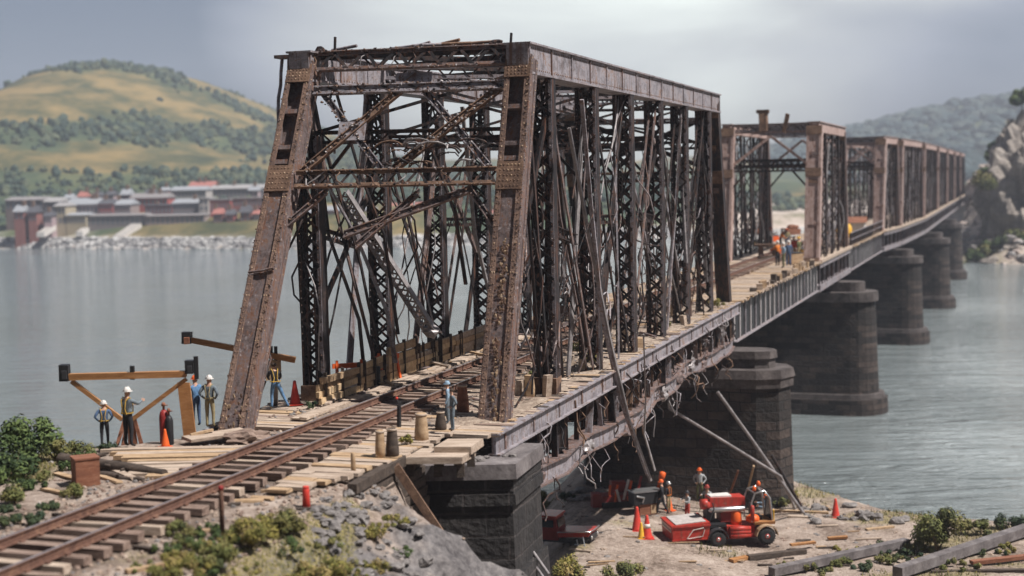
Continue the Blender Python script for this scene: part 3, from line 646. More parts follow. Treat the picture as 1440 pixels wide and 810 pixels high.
# ---------------- right bank cliff
def make_cliff():
    mb = MB(M['cliff'])
    for c, r, sc in (((117.5, 321, -5), 9.5, (1.1, 1.1, 2.1)), ((116, 327, 6), 5, (1, 1.2, 2.2)), ((124, 322, -4), 10, (1, 1.1, 1.8)), ((136, 328, -2), 13, (1.2, 1.2, 1.6)), ((117, 314, -11), 5, (1, 1, 1.1)), ((128, 312, -9), 7, (1.3, 1, 1.2)), ((152, 333, 0), 16, (1.2, 1.2, 1.5)), ((121, 330, 7), 6, (1, 1.2, 1.5)), ((130, 334, 10), 8, (1.1, 1.2, 1.2))):
        mb.rock(c, r, sc, 5, .42, fr=2.6)
    o = mb.build('rock_cliff'); struct(o)
    for p in o.data.polygons: p.use_smooth = False
    for k in range(60):
        b = MB(M['cliff'] if k % 3 else M['rubble']); s = R.uniform(.5, 1.9); x = R.uniform(97, 124); y = R.uniform(297, 318) + max(0, (103 - x) * 2.5)
        b.rock((0, 0, 0), s, (1.3, 1, .8), 2, .5)
        tag(b.build('bank_boulder', loc=(x, y, far_z(x, y) + s * .2)), 'grey boulder tumbled at the foot of the right bank cliff', 'boulder', 'boulders on the right bank')
make_cliff()
def make_scree():
    mb = MB(); ms = [M['cliff'], pmat('scree_pink', (.46, .38, .34), .95, 0, .25, .6), pmat('scree_grey', (.3, .28, .27), .95, 0, .25, .6)]
    for k in range(2600):
        x = R.uniform(96, 150); y = R.uniform(296, 380)
        if poly_sd(x, y, SHORE) < .5: continue
        mb.use(R.choice(ms)); lump(mb, (x, y, far_z(x, y)), R.uniform(.15, .8), (1.3, 1.1, .8))
    tag(mb.build('scree', normals=False), 'pinkish grey scree and broken stone covering the slope of the right bank', 'scree', kind='stuff')
make_scree()
# ------------------------------------------------------------------ steelwork helpers
def lacing(mb, p, q, ax, hw, pitch, bw=.06, th=.015, off=None, xx=True):
    p = V(p); q = V(q); u = (q - p); n = max(1, int(u.length / pitch)); nrm_ = ax.cross(u).normalized()
    o = off or V((0, 0, 0))
    for k in range(n):
        a = p.lerp(q, k / n) + o; b = p.lerp(q, (k + 1) / n) + o
        s = 1 if k % 2 else -1
        mb.beam(a - ax * hw * s, b + ax * hw * s, bw, th, nrm_)
        if xx: mb.beam(a + ax * hw * s + nrm_ * (th * 1.1), b - ax * hw * s + nrm_ * (th * 1.1), bw, th, nrm_)
def lattice(mb, p, q, up, depth, pitch, ch=.09, bw=.06, m_ch=None, m_bar=None, plate=False):
    p = V(p); q = V(q); up = V(up).normalized(); n = max(2, int((q - p).length / pitch))
    if m_ch: mb.use(m_ch)
    h = up * (depth / 2)
    d = (q - p).normalized(); side = d.cross(up).normalized()
    for s in (-1, 1):
        mb.beam(p + h * s, q + h * s, .16, .03, up); mb.beam(p + h * s - up * (s * .06) , q + h * s - up * (s * .06), .03, .1, up)
    if m_bar: mb.use(m_bar)
    for k in range(n):
        a = p.lerp(q, k / n); b = p.lerp(q, (k + .5) / n); c = p.lerp(q, (k + 1) / n)
        mb.beam(a - h * .9, b + h * .9, bw, .02, side); mb.beam(b + h * .9 + side * .02, c - h * .9 + side * .02, bw, .02, side)
def crust(mb, a, b, spread, n, s0=.01, s1=.034, mats=('rust', 'steel_brown', 'steel_pale', 'steel_dark', 'rust')):
    a = V(a); b = V(b)
    for k in range(n):
        p = a.lerp(b, R.random()) + V((R.uniform(-spread, spread), R.uniform(-spread, spread), R.uniform(-spread, spread))); s = R.uniform(s0, s1)
        mb.use(M[R.choice(mats)]); lump(mb, p, s, (R.uniform(.7, 1.5), R.uniform(.7, 1.3), R.uniform(.7, 1.5)))
def sweep(mb, pts, w, h):
    pts = [V(p) for p in pts]; vs = []; n = len(pts)
    for i in range(n):
        d = (pts[min(i + 1, n - 1)] - pts[max(0, i - 1)]).normalized(); sx = d.cross(V((0, 0, 1))).normalized(); u = sx.cross(d)
        vs += [pts[i] - sx * w / 2 - u * h / 2, pts[i] + sx * w / 2 - u * h / 2, pts[i] + sx * w / 2 + u * h / 2, pts[i] - sx * w / 2 + u * h / 2]
    fs = [(0, 1, 2, 3), tuple(4 * (n - 1) + k for k in (3, 2, 1, 0))]
    for i in range(n - 1):
        for k in range(4): fs.append((4 * i + k, 4 * i + (k + 1) % 4, 4 * i + 4 + (k + 1) % 4, 4 * i + 4 + k))
    mb.add(vs, fs)
def wander(p, q, n=6, amp=.3, sag=0.0):
    p = V(p); q = V(q); o = V((R.uniform(-99, 99), R.uniform(-99, 99), 0)); r = []
    for i in range(n + 1):
        t = i / n; e = math.sin(PI * t)
        r.append(p.lerp(q, t) + V((noise.noise(o + V((t * 2.3, 0, 0))), noise.noise(o + V((0, t * 2.3, 5))), .5 * noise.noise(o + V((3, 0, t * 2.3))))) * (amp * 2 * e) - V((0, 0, sag * e)))
    return r

def end_post(root, p, q, w=.76, dp=.62, detail=2, mat='steel_brown', t_low=.64):
    p = V(p); q = V(q); U = (q - p).normalized(); X = V((1, 0, 0)); F = U.cross(X).normalized(); Ln = (q - p).length
    if F.y > 0: F = -F
    mb = MB(M[mat])
    def strip(t0, t1, cx, hw, cf, hf, m=None):
        if m: mb.use(M[m])
        a = p.lerp(q, t0); b = p.lerp(q, t1)
        mb.obox((a + b) / 2 + X * cx + F * cf, X * hw, F * hf, (b - a) / 2)
    for s in (-1, 1): strip(0, 1, s * (w / 2 - .025), .025, 0, dp / 2, mat)
    if detail < 2:
        strip(0, 1, 0, w / 2 - .05, dp / 2 - .09, .03); strip(0, 1, 0, w / 2 - .05, -dp / 2 + .05, .02)
        for s in (-1, 1): strip(0, 1, s * (w / 2 - .1), .1, dp / 2 + .017, .015)
        for t in (.3, .6, .8): strip(t - .012, t + .012, 0, w / 2 - .06, dp / 2 - .03, .03, R.choice(['rust', 'steel_brown', mat]))
        for t in (.02, .665, .97): strip(t - .03, t + .03, 0, w / 2 + .02, dp / 2 + .05, .015, 'rust')
        return mb.build('end_post', root)
    strip(0, t_low, 0, w / 2 - .051, dp / 2 - .05, .028, mat)
    strip(t_low, .97, 0, w / 2 - .051, dp / 2 - .3, .02, 'steel_dark' if False else mat)
    for t in (.72, .76, .86): strip(t - .006, t + .006, 0, w / 2 - .052, dp / 2 - .13, .11, 'steel_brown')
    for s in (-1, 1):
        strip(0, 1, s * (w / 2 - .075), .075, dp / 2 + .017, .015, 'rust_edge')
        strip(0, 1, s * (w / 2 + .016), .013, dp / 2 - .07, .09, mat); strip(0, 1, s * (w / 2 + .016), .013, -dp / 2 + .09, .09, mat)
    lacing(mb.use(M['steel_dark']), p - F * (dp / 2), q - F * (dp / 2), X, w / 2 - .03, .7)
    o = mb.build('end_post', root)
    rv = MB(M['rust']); n = int(Ln / .17)
    for k in range(n):
        t = (k + .5) / n; c = p.lerp(q, t); 
        rv.use(M['rust'] if R.random() < .8 else M['ochre'])
        for s in (-1, 1):
            rv.dome(c + X * (s * (w / 2 - .06)) + F * (dp / 2 + .03), F, .027)
            if t < t_low and k % 2: rv.dome(c + X * (s * (w / 2 - .135)) + F * (dp / 2 + .03), F, .025)
            rv.dome(c + X * (s * (w / 2 + .027)) + F * (dp / 2 - .07), X * s, .027)
            rv.dome(c + X * (s * (w / 2 + .027)) - F * (dp / 2 - .09), X * s, .027)
    for s in (-1, 1): crust(rv, p + X * (s * w / 2) + F * (dp / 2 + .02), q + X * (s * w / 2) + F * (dp / 2 + .02), .035, 220, .008, .024, ('rust', 'rust', 'steel_brown', 'steel_dark'))
    struct(rv.build('rivet_rows', o), 'stuff')
    g = [MB(M['rust']) for _ in range(3)]                        # gusset where the portal strut meets the post
    def gp(t, hw, hh, i, cf=.045): g[i].obox(p.lerp(q, t) + F * (dp / 2 + cf), X * hw, F * .014, U * hh)
    gp(.672, w / 2 + .02, .42, 0); gp(.965, w / 2 + .02, .3, 1); gp(.015, w / 2 + .06, .16, 2)
    for gi, t, hh in ((0, .672, .42), (1, .965, .3)):
        for i in range(6):
            for j in range(5): g[gi].use(M['rust'] if R.random() < .8 else M['ochre']).dome(p.lerp(q, t) + F * (dp / 2 + .058) + X * (-w / 2 + .1 + i * (w - .2) / 5) + U * (-hh + .1 + j * (2 * hh - .2) / 4), F, .027)
    for k in g: k.build('gusset_plate', o)
    return o

def column(root, p, q, w=.62, dp=.42, detail=2, mat='steel_dark', pitch=.44):
    p = V(p); q = V(q); X = V((1, 0, 0)); Y = V((0, 1, 0)); mb = MB(M[mat]); mid = (p + q) / 2; h = (q - p) / 2
    for s in (-1, 1):
        mb.obox(mid + X * (s * w / 2), X * .018, Y * dp / 2, h)
        for y in (-1, 1):
            mb.use(M['steel_grey'] if (s > 0 and y < 0 and detail > 1) else M[mat])  # near right flange in paler steel: its sunlit look is put into the colour
            mb.obox(mid + X * (s * (w / 2 - .045)) + Y * (y * (dp / 2 + .012)), X * .055, Y * .011, h)
        mb.use(M[mat])
    o = mb.build('vertical_post', root)
    if detail >= 1:
        lb = MB(M[mat])
        ys = (-1, 1) if detail > 1 else (-1,)
        for y in ys: lacing(lb, p, q, X, w / 2 - .03, pitch * 1.25, .085, .016, Y * (y * (dp / 2 + .03)))
        lb.build('lacing', o)
    if detail > 1:
        rv = MB(M['steel_brown']); n = int((q - p).length / .22)
        for k in range(n):
            c = p.lerp(q, (k + .5) / n)
            for s in (-1, 1): rv.dome(c + X * (s * (w / 2 - .05)) - Y * (dp / 2 + .045), -Y, .026)
        struct(rv.build('rivet_rows', o), 'stuff')
    return o

W_T = 6.73
def near_span():
    L, H, lean, SK, pan = 37.6, 10.75, 3.3, -2.7, 5.25
    LN = (lean, lean + 1.9)
    t = thing('truss_span', 'huge rusty lattice truss span nearest the viewer, battered and bent, carrying the track', 'bridge span', AX[0], RZ0)
    def PT(s, l, z): return V((-W_T * s, l + SK * s, z))
    TZ = H - .42
    for s in (0, 1):
        end_post(t, PT(s, 0, -.5), PT(s, LN[s], TZ), detail=2)
        end_post(t, PT(s, L, -.5), PT(s, L - lean, TZ), .7, .6, 1, 'steel_dark')
        # far end post lacing face
        # top chord
        mb = MB(M['steel_grey']); x = -W_T * s; y0, y1 = LN[s] - .45 + SK * s, L - lean + .45 + SK * s
        mb.box(x - .33, x + .33, y0, y1, H - .83, H - .03); mb.box(x - .42, x + .42, y0 - .03, y1 + .03, H - .028, H + .03); mb.box(x - .4, x + .4, y0 - .03, y1 + .03, H - .9, H - .832)
        o = mb.build('top_chord', t)
        for k in range(15):
            yy = y0 + .1 + (y1 - y0 - .2) * k / 14
            for sd_ in (-1, 1): sf = MB(M['steel_brown'] if k % 2 else M['steel_grey']); sf.box(x + sd_ * .345 - .02, x + sd_ * .345 + .02, yy - .045, yy + .045, H - .825, H - .04); sf.build('stiffener', o)
        rv = MB(M['rust']); n = int((y1 - y0) / .2)
        for k in range(n):
            yy = y0 + (k + .5) * (y1 - y0) / n
            for zz in (H - .12, H - .75): rv.dome((x + (.331 if s == 0 else .331), yy, zz), (1, 0, 0), .03)
        struct(rv.build('rivet_rows', o), 'stuff')
        # verticals
        for k in range(1, 7):
            l = pan * k if k < 6 else 32.0
            lo = -2.1 if s == 0 else -.9
            dx = R.uniform(-.04, .04)
            column(t, PT(s, l + dx, lo), PT(s, l, H - .88 if (s, k) != (1, 1) else 8.2), .72 if s == 0 else .72)
            if k == 1 or R.random() < .2:
                fb = MB(M['rust']); q = PT(s, l, .22); fb.box(q.x - .38, q.x + .38, q.y - .3, q.y + .3, -.02, .5, .03); fb.build('footing_plate', t)
        # paired eyebar diagonals, counters and bent hangers
        for k in range(0, 6):
            la, lb = (pan * k if k else lean, pan * (k + 1)) if k < 6 else (0, 0)
            if k == 0: la = LN[s] + .3
            fwd_ = k < 3
            top = PT(s, la if fwd_ else lb, H - .9); bot = PT(s, lb if fwd_ else la, -.3)
            if k == 0: top = PT(s, LN[s], H - 1.0); bot = PT(s, lb - .2, -.2)
            for e in (-.13, .13):
                b = MB(M[R.choice(['steel_dark', 'steel_dark', 'steel_brown'])]); off = V((e, 0, 0))
                if R.random() < .3: sweep(b, wander(top + off, bot + off, 7, .22), .05, .15)
                else: b.beam(top + off, bot + off, .05, .16, (1, 0, 0) if False else (0, 1, 0.01))
                b.build('diagonal', t)
            b = MB(M[R.choice(['steel_dark', 'steel_pale'])]); b.tube(wander(PT(s, lb if fwd_ else la, H - 1.2), PT(s, la if fwd_ else lb, .2), 8, R.choice([.05, .12, .4])), .035, 6); b.build('counter_rod', t)
        # mid-height latticed strut pieces, some broken away
        for k in range(1, 6):
            if (s, k) in ((1, 2), (0, 4)): continue
            b = MB(); a = PT(s, pan * k + .3, 5.2 + R.uniform(-.2, .2)); c = PT(s, pan * (k + 1) - .3 - (1.4 if R.random() < .4 else 0), 5.2 + R.uniform(-.6, .3))
            lattice(b, a, c, (0, 0, 1), .32, .55, m_ch=M['steel_dark'], m_bar=M['steel_dark'], bw=.045); b.build('longitudinal_strut', t)
    # twisted bars hanging in the panels
    for i in range(98):
        s = 0 if i < 72 else 1; kk = R.randint(1, 6); l = (pan * kk if kk < 6 else 32) + R.uniform(-.3, .3); a = PT(s, l, R.choice([H - .9, R.uniform(4, 9.6)])) + V((R.uniform(-.3, .3), 0, 0))
        c = (PT(s, l + R.choice([-1, 1]) * R.uniform(.6, 4.6), .0) + V((R.uniform(-1.6, .3), 0, 0))) if i % 2 else (PT(s, l + R.choice([-pan, pan]) * (1 if 1 < kk < 5 else 0) + R.uniform(-.3, .3), R.uniform(.3, 4)) + V((R.uniform(-.3, .3), 0, 0)))
        b = MB(M[R.choice(['steel_dark', 'steel_dark', 'steel_dark', 'steel_dark', 'steel_brown', 'steel_pale', 'steel_grey'])])
        if i % 5 not in (0, 2): b.tube(wander(a, c, 9, R.uniform(.3, 1.0)), R.uniform(.018, .04), 5)
        else: sweep(b, wander(a, c, 6, R.uniform(.01, .1)), R.uniform(.06, .12), R.uniform(.14, .24))
        b.build('twisted_bar', t)
    # coiled scraps caught on the truss
    for i in range(72):
        l = R.uniform(4, 34); c = PT(0, l, min(6, abs(R.gauss(0, 3)) + .3)) + V((R.uniform(-1.6, .2), 0, 0)); b = MB(M[R.choice(['steel_pale', 'steel_dark', 'steel_dark', 'steel_brown', 'steel_grey'])])
        pts = []; r = R.uniform(.15, .6); ph = R.uniform(0, 6)
        for k in range(14): pts.append(c + V((r * math.cos(ph + k * .5) * .6, r * math.sin(ph + k * .5), k * .09 * R.uniform(.3, 1.6) + .15 * R.uniform(-1, 1))))
        b.tube(pts, R.uniform(.018, .035), 5); b.build('tangled_wire', t)
    # portal frame in the plane of the near end posts
    for (e, l0, l1) in ((0, 0, lean), (1, L, L - lean)):
        def Q(u, tt): return PT(1, l0, -.5).lerp(PT(1, l1 + (1.9 if e == 0 else 0), TZ), tt).lerp(PT(0, l0, -.5).lerp(PT(0, l1, TZ), tt), u)
        upv_ = (Q(.5, 1) - Q(.5, 0)).normalized(); F = upv_.cross((Q(1, 1) - Q(0, 1)).normalized())
        if F.y > 0: F = -F
        ea, eb = .065, .935
        def lat(nm, a, b, depth, m='rust', pitch=.62, off=0, bw=.07):
            mb = MB(); lattice(mb, a + F * off, b + F * off, upv_, depth, pitch, m_ch=M[m], m_bar=M['steel_dark'], bw=bw)
            if e == 0:
                for sg in (-1, 1): crust(mb, a + F * (off + .05) + upv_ * (depth / 2 * sg), b + F * (off + .05) + upv_ * (depth / 2 * sg), .04, 110)
                for i in range(7): q = a.lerp(b, R.random()) + F * off; mb.use(M[R.choice(['steel_pale', 'steel_dark', 'rust'])]); mb.tube(wander(q - upv_ * depth * .5, q + upv_ * depth * .5 + (b - a).normalized() * R.uniform(-.7, .7), 5, .12), R.uniform(.015, .03), 5)
            return mb.build(nm, t)
        lat('portal_top_beam', Q(ea, 1.005), Q(eb, 1.005), .62, 'steel_brown', .95, .2, .1)
        lat('portal_top_beam', Q(ea, .925), Q(eb, .925), .24, 'steel_grey', .8, .1)
        lat('portal_strut', Q(ea, .672), Q(eb, .672), .5, 'rust', .6, .28)
        if e == 0:
            for (a, b, m) in ((Q(.07, .70), Q(.52, .955), 'rust'), (Q(.1, .925), Q(.43, .70), 'steel_grey'), (Q(.52, .955), Q(.9, .70), 'steel_grey'), (Q(.93, .93), Q(.47, .70), 'rust')):
                mb = MB(); lattice(mb, a, b, upv_, .26, .34, m_ch=M[m], m_bar=M['steel_dark'], bw=.05); crust(mb, a, b, .13, 150, .012, .045, ('rust', 'steel_pale', 'steel_pale', 'steel_dark', 'steel_brown')); mb.build('portal_brace', t)
            for (a, b) in ((Q(.04, .555), Q(.2, .65)), (Q(.3, .53), Q(.82, .645)), (Q(.82, .645), Q(.955, .53)), (Q(.36, .5), Q(.6, .64))):
                mb = MB(); lattice(mb, a, b, upv_, .2, .4, m_ch=M['steel_brown'], m_bar=M['steel_dark'], bw=.05); crust(mb, a, b, .1, 60); mb.build('knee_brace', t)
            for i in range(16):
                q = Q(R.uniform(.42, .9), R.uniform(.7, .76)) + F * R.uniform(-.2, .3); r = R.uniform(.12, .4); ph = R.uniform(0, 6); mb = MB(M[R.choice(['steel_dark', 'steel_pale', 'rust'])])
                mb.tube([q + V((r * 1.4 * math.cos(ph + k * .6) + k * .03, R.uniform(-.15, .15), abs(r * math.sin(ph + k * .6)) * .8)) for k in range(10)], R.uniform(.014, .035), 5); mb.build('tangled_wire', t)
            mb = MB(M['steel_brown']); q = Q(0, 1.02); mb.beam(q + V((-1.0, 0, .12)), q + V((.3, 0, .12)), .5, .1); mb.use(M['steel_grey'])
            for dx in (-.85, -.62): mb.tube(wander(q + V((dx, 0, .05)), Q(0, .8) + V((-.5 + (dx + .7) * .4, .1, 0)), 6, .08), .055, 6)
            mb.build('torn_bracket', t)
            mb = MB(M['steel_grey']); c = Q(.52, .945); X_ = (Q(1, .9) - Q(0, .9)).normalized(); mb.obox(c + F * .06, X_ * .55, F * .015, upv_ * .28); mb.build('gusset_plate', t); mb = MB(M['steel_grey']); mb.obox(Q(.27, .81) + F * .06, X_ * .42, F * .015, upv_ * .3)
            mb.build('gusset_plate', t)
        else:
            for (a, b) in ((Q(.07, .7), Q(.93, .93)), (Q(.07, .93), Q(.93, .7))):
                mb = MB(); lattice(mb, a, b, upv_, .2, .5, m_ch=M['steel_dark'], m_bar=M['steel_dark']); mb.build('portal_brace', t)
    # sway frames and top lateral bracing
    ls = [lean] + [pan * k for k in range(1, 6)] + [32.0, L - lean]
    for k, l in enumerate(ls[1:-1]):
        mb = MB(); a, b = PT(1, l + (1.0 if k == 0 else 0), H - .25), PT(0, l, H - .25); lattice(mb, a, b, (0, 0, 1), .5, .8, m_ch=M['steel_grey'], m_bar=M['steel_dark']); mb.build('sway_strut', t)
        mb = MB(); a, b = PT(1, l, H - 2.6), PT(0, l, H - 2.6 + R.uniform(-.3, .3)); lattice(mb, a, b, (0, 0, 1), .4, .7, m_ch=M['steel_dark'], m_bar=M['steel_dark']); mb.build('sway_strut', t)
        for (a, b) in ((PT(1, l, H - 2.5), PT(0, l, H - .5)), (PT(1, l, H - .5), PT(0, l, H - 2.5))):
            if R.random() < .85:
                mb = MB(M['steel_dark']); pts = wander(a, b, 6, R.choice([.02, .05, .35])); sweep(mb, pts, .1, .1); mb.build('sway_brace', t)
        for s in (0, 1):
            mb = MB(M['steel_dark']); x = -W_T * s; d = 1 if s else -1
            mb.beam(PT(s, l, H - 4.4), PT(s, l, H - 2.7) + V((d * 1.5, 0, 0)), .09, .09); mb.build('knee_brace', t)
    for a, b in zip(ls[:-1], ls[1:]):
        for (p, q) in ((PT(1, max(a, LN[1]), H - .05), PT(0, b, H - .05)), (PT(0, a, H - .12), PT(1, max(b, LN[1] + .5), H - .12))):
            mb = MB(); lattice(mb, p, q, (p - q).cross(V((0, 0, 1))), .2, .5, m_ch=M['steel_dark'], m_bar=M['steel_dark'], bw=.04); mb.build('lateral_brace', t)
    # scraps and pipes left on top
    for k in range(9):
        u = R.uniform(.05, .95); q = PT(1, LN[1], H).lerp(PT(0, lean, H), u) + V((0, R.uniform(0, 1.2), .12)); mb = MB(M['rust' if k % 2 else 'steel_grey'])
        mb.tube([q, q + V((R.uniform(.4, 1.6), R.uniform(-.3, .3), R.uniform(0, .12)))], .05, 6); mb.build('top_pipe', t)
    for u, h in ((.14, .45), (.95, .35)):
        q = PT(1, LN[1], H).lerp(PT(0, lean, H), u); mb = MB(M['steel_dark']); mb.tube([q, q + V((.03, 0, h))], .045, 6); mb.rock(q + V((-.5, .1, .08)), .15, (1.3, .8, .7), 2, .6); mb.build('bent_stub', t)
    # the fallen silver lattice member and leaning bars inside the left truss
    def W2(x, y, Y): return t_inv @ atY(x, y, Y)
    t_inv = (Matrix.Translation(AX[0]) @ Matrix.Rotation(RZ0, 4, 'Z')).inverted()
    a, b = W2(482, 272, 46.5), W2(606, 466, 48.5); mb = MB(M['steel_pale'])
    ux = (b - a).normalized(); sx = ux.cross(V((0, 1, 0))).normalized()
    for s_ in (-1, 1): mb.beam(a + sx * .17 * s_, b + sx * .17 * s_, .3, .05, sx)
    lacing(mb, a + V((0, -.16, 0)), b + V((0, -.16, 0)), sx, .17, .24, .06, .02)
    mb.rock(b, .28, (1, 1, .8), 2, .5); mb.build('fallen_lattice_member', t)
    for (pts, w, m) in (([(455, 250), (500, 330), (545, 440), (556, 510)], .16, 'steel_grey'), ([(440, 150), (462, 330), (505, 450), (512, 520)], .12, 'steel_dark'), ([(412, 150), (420, 330), (425, 440)], .14, 'steel_dark'), ([(470, 120), (505, 240), (540, 330), (560, 470)], .1, 'steel_dark'), ([(650, 150), (668, 330), (690, 420)], .12, 'steel_pale'), ([(600, 190), (640, 300), (655, 400)], .12, 'steel_dark')):
        mb = MB(M[m]); sweep(mb, [W2(x, y, 45.5 + i * .5) for i, (x, y) in enumerate(pts)], w, .06); mb.build('bent_hanger', t)
    # long torn hangers dropping past the deck on the near side
    for (pts, w, m) in (([(818, 140), (832, 300), (846, 440), (872, 560), (911, 668)], .13, 'steel_grey'), ([(800, 180), (828, 330), (856, 470), (884, 590), (915, 676)], .1, 'steel_pale'), ([(775, 130), (790, 300), (812, 420), (830, 500)], .14, 'steel_dark'), ([(905, 470), (908, 560), (906, 610), (921, 662)], .05, 'steel_pale')):
        mb = MB(M[m]); sweep(mb, [W2(x, y, 46.5 + (y - 140) * .008) for (x, y) in pts], w, .09); mb.build('torn_hanger', t)
    # deck: fascia, planks, floor beams, stringers, battered bottom chord
    mb = MB(M['steel_grey']); mb.box(.60, .72, -1.9, L + .1, -.56, -.06); mb.box(.5, .84, -1.92, L + .1, -.058, -.02); mb.box(.5, .84, -1.92, L + .1, -.6, -.562); mb.build('fascia_beam', t)
    for k in range(15): st = MB(M['steel_brown']); st.box(.722, .75, k * 2.6 - 1.2, k * 2.6 - 1.1, -.55, -.07); st.build('fascia_stiffener', t)
    mb = MB(M['steel_grey']); mb.box(-7.7, -7.58, -2.7 + SK * .2, L - 2.6, -.56, -.06); mb.build('fascia_beam', t)
    pts = []
    for k in range(26):
        l = .75 + k * (L - .9) / 25; b = noise.noise(V((l * .3, 4, 0))) * .28 + (.35 * math.exp(-((l - 24) / 3) ** 2)) - .25 * math.exp(-((l - 14) / 4) ** 2)
        pts.append((.34 + .22 * noise.noise(V((l * .25, 9, 0))), l, -2.12 + b))
    mb = MB(M['steel_grey']); sweep(mb, pts, .4, .52); mb.use(M['steel_brown'])
    sweep(mb, [V(p) + V((.03, 0, .285)) for p in pts], .6, .05); sweep(mb, [V(p) + V((.03, 0, -.285)) for p in pts], .6, .05)
    bc = mb.build('bottom_chord', t)
    for k in range(7):
        l = [3.2, 9, 14.5, 20, 23.6, 26, 30][k]; q = V(pts[min(25, int((l - .75) / (L - .9) * 25))]); mb = MB(M['steel_pale' if k % 2 else 'steel_brown'])
        for i in range(4): mb.rock(q + V((.22, R.uniform(-.6, .6), R.uniform(-.25, .3))), R.uniform(.14, .3), (.6, 1.3, .8), 2, .6)
        mb.build('crumpled_plate', bc)
    mb = MB(M['steel_dark']); sweep(mb, [(-W_T, -2.2 + k * 3.9, -2.1) for k in range(10)], .5, .5); mb.build('bottom_chord', t)
    for k in range(0, 8):
        l = pan * k + .1 if k else 1.0; mb = MB(M['steel_dark']); c0, c1 = PT(1, l, -1.1), PT(0, l, -1.1)
        mb.beam(c0, c1 + V((.55, 0, 0)), .03, 1.3); mb.beam(c0 + V((0, 0, .65)), c1 + V((.55, 0, .65)), .34, .04); mb.beam(c0 - V((0, 0, .65)), c1 + V((.55, 0, -.65)), .34, .04)
        mb.build('floor_beam', t)
    for x in (-4.3, -2.9, -1.1, -6.1):
        mb = MB(M['steel_dark']); mb.box(x - .02, x + .02, -1.5, L, -.95, -.2); mb.box(x - .15, x + .15, -1.5, L, -.2, -.16); mb.build('stringer', t)
    for i in range(26):
        l = 1.5 + i * 1.4; mb = MB(M[R.choice(['steel_brown', 'rust', 'steel_grey', 'steel_dark'])]); x = .45 + R.uniform(-.1, .08); wv = R.uniform(.08, .3)
        mb.beam((x, l, -.6), (x + R.uniform(-.08, .1), l + R.uniform(-.3, .3), -1.95), wv, .05, (0, 1, 0), .02); mb.build('hanger_plate', t)
    for i in range(96):
        l = R.uniform(1.5, 35); a = V((R.uniform(.45, .85), l, R.choice([-.5, -1.9, -2.3, -.3]))); b = a + V((R.uniform(-.1, .3), R.uniform(-.9, .9), -R.uniform(.5, 1.5)))
        mb = MB(M[R.choice(['steel_pale', 'steel_grey', 'steel_dark', 'steel_dark', 'rust'])]); mb.tube(wander(a, b, 7, R.uniform(.15, .45)), R.uniform(.014, .034), 5); mb.build('dangling_cable', t)
    # planked deck
    mb = MB(M['wood_grey']); l = -2.2
    while l < L:
        wv = R.uniform(.2, .32); x1 = R.uniform(.42, .8); x0 = -7.8 + R.uniform(-.15, .1)
        if R.random() < .35: xm = R.uniform(-6, -1); mb.use(M[R.choice(['wood_grey', 'wood_grey', 'wood_tan'])]); mb.box(x0, xm - .02, l - (.0 if True else 0), l + wv - .02, -.1, R.uniform(-.03, .0), .006); mb.box(xm + .02, x1, l, l + wv - .02, -.1, R.uniform(-.02, .015), .006)
        else: mb.use(M[R.choice(['wood_grey', 'wood_grey', 'tie', 'wood_tan', 'wood_dark'])]); mb.box(x0, x1, l, l + wv - .02, -.1, R.uniform(-.03, .015), .006)
        l += wv
    mb.build('deck_planks', t)
    # chain of ochre scale running down the near end post
    mb = MB(M['ochre']); p, q = PT(0, 0, -.5), PT(0, lean, TZ); U = (q - p).normalized(); F = U.cross(V((1, 0, 0))); F = -F if F.y > 0 else F
    for i in range(58):
        tt = .03 + i * .0082; c = p.lerp(q, tt) + F * .335 + V((.02 + .05 * math.sin(i * .7) + R.uniform(-.02, .02), 0, 0))
        if 26 < i < 31: continue
        for j in range(3): mb.use(M['ochre'] if R.random() < .4 else M['rust']); mb.rock(c + V((R.uniform(-.1, .1), 0, R.uniform(-.06, .06))), R.uniform(.016, .045), (1, .4, R.uniform(1, 1.9)), 2, .6)
    struct(mb.build('rust_scale', t), 'stuff')
    p, q = PT(1, 0, -.5), PT(1, LN[1], TZ); mb = MB(M['ochre'])
    for i in range(26):
        c = p.lerp(q, R.uniform(.02, .13)) + F * .335 + V((R.uniform(-.28, .28), 0, 0)); mb.use(M['ochre'] if i % 2 else M['rust']); mb.rock(c, R.uniform(.02, .05), (1, .3, 1.6), 1, .6)
    struct(mb.build('rust_scale', t), 'stuff')
    mb = MB(M['steel_brown']); c = p.lerp(q, .43) + F * .36; mb.tube(wander(c - V((.4, 0, .02)), c + V((.42, 0, .1)), 5, .06), .035, 5); mb.tube(wander(c - V((.4, 0, .1)), c + V((.4, 0, .02)), 5, .06), .03, 5); mb.build('wrapped_strap', t)
    return t
near_span()

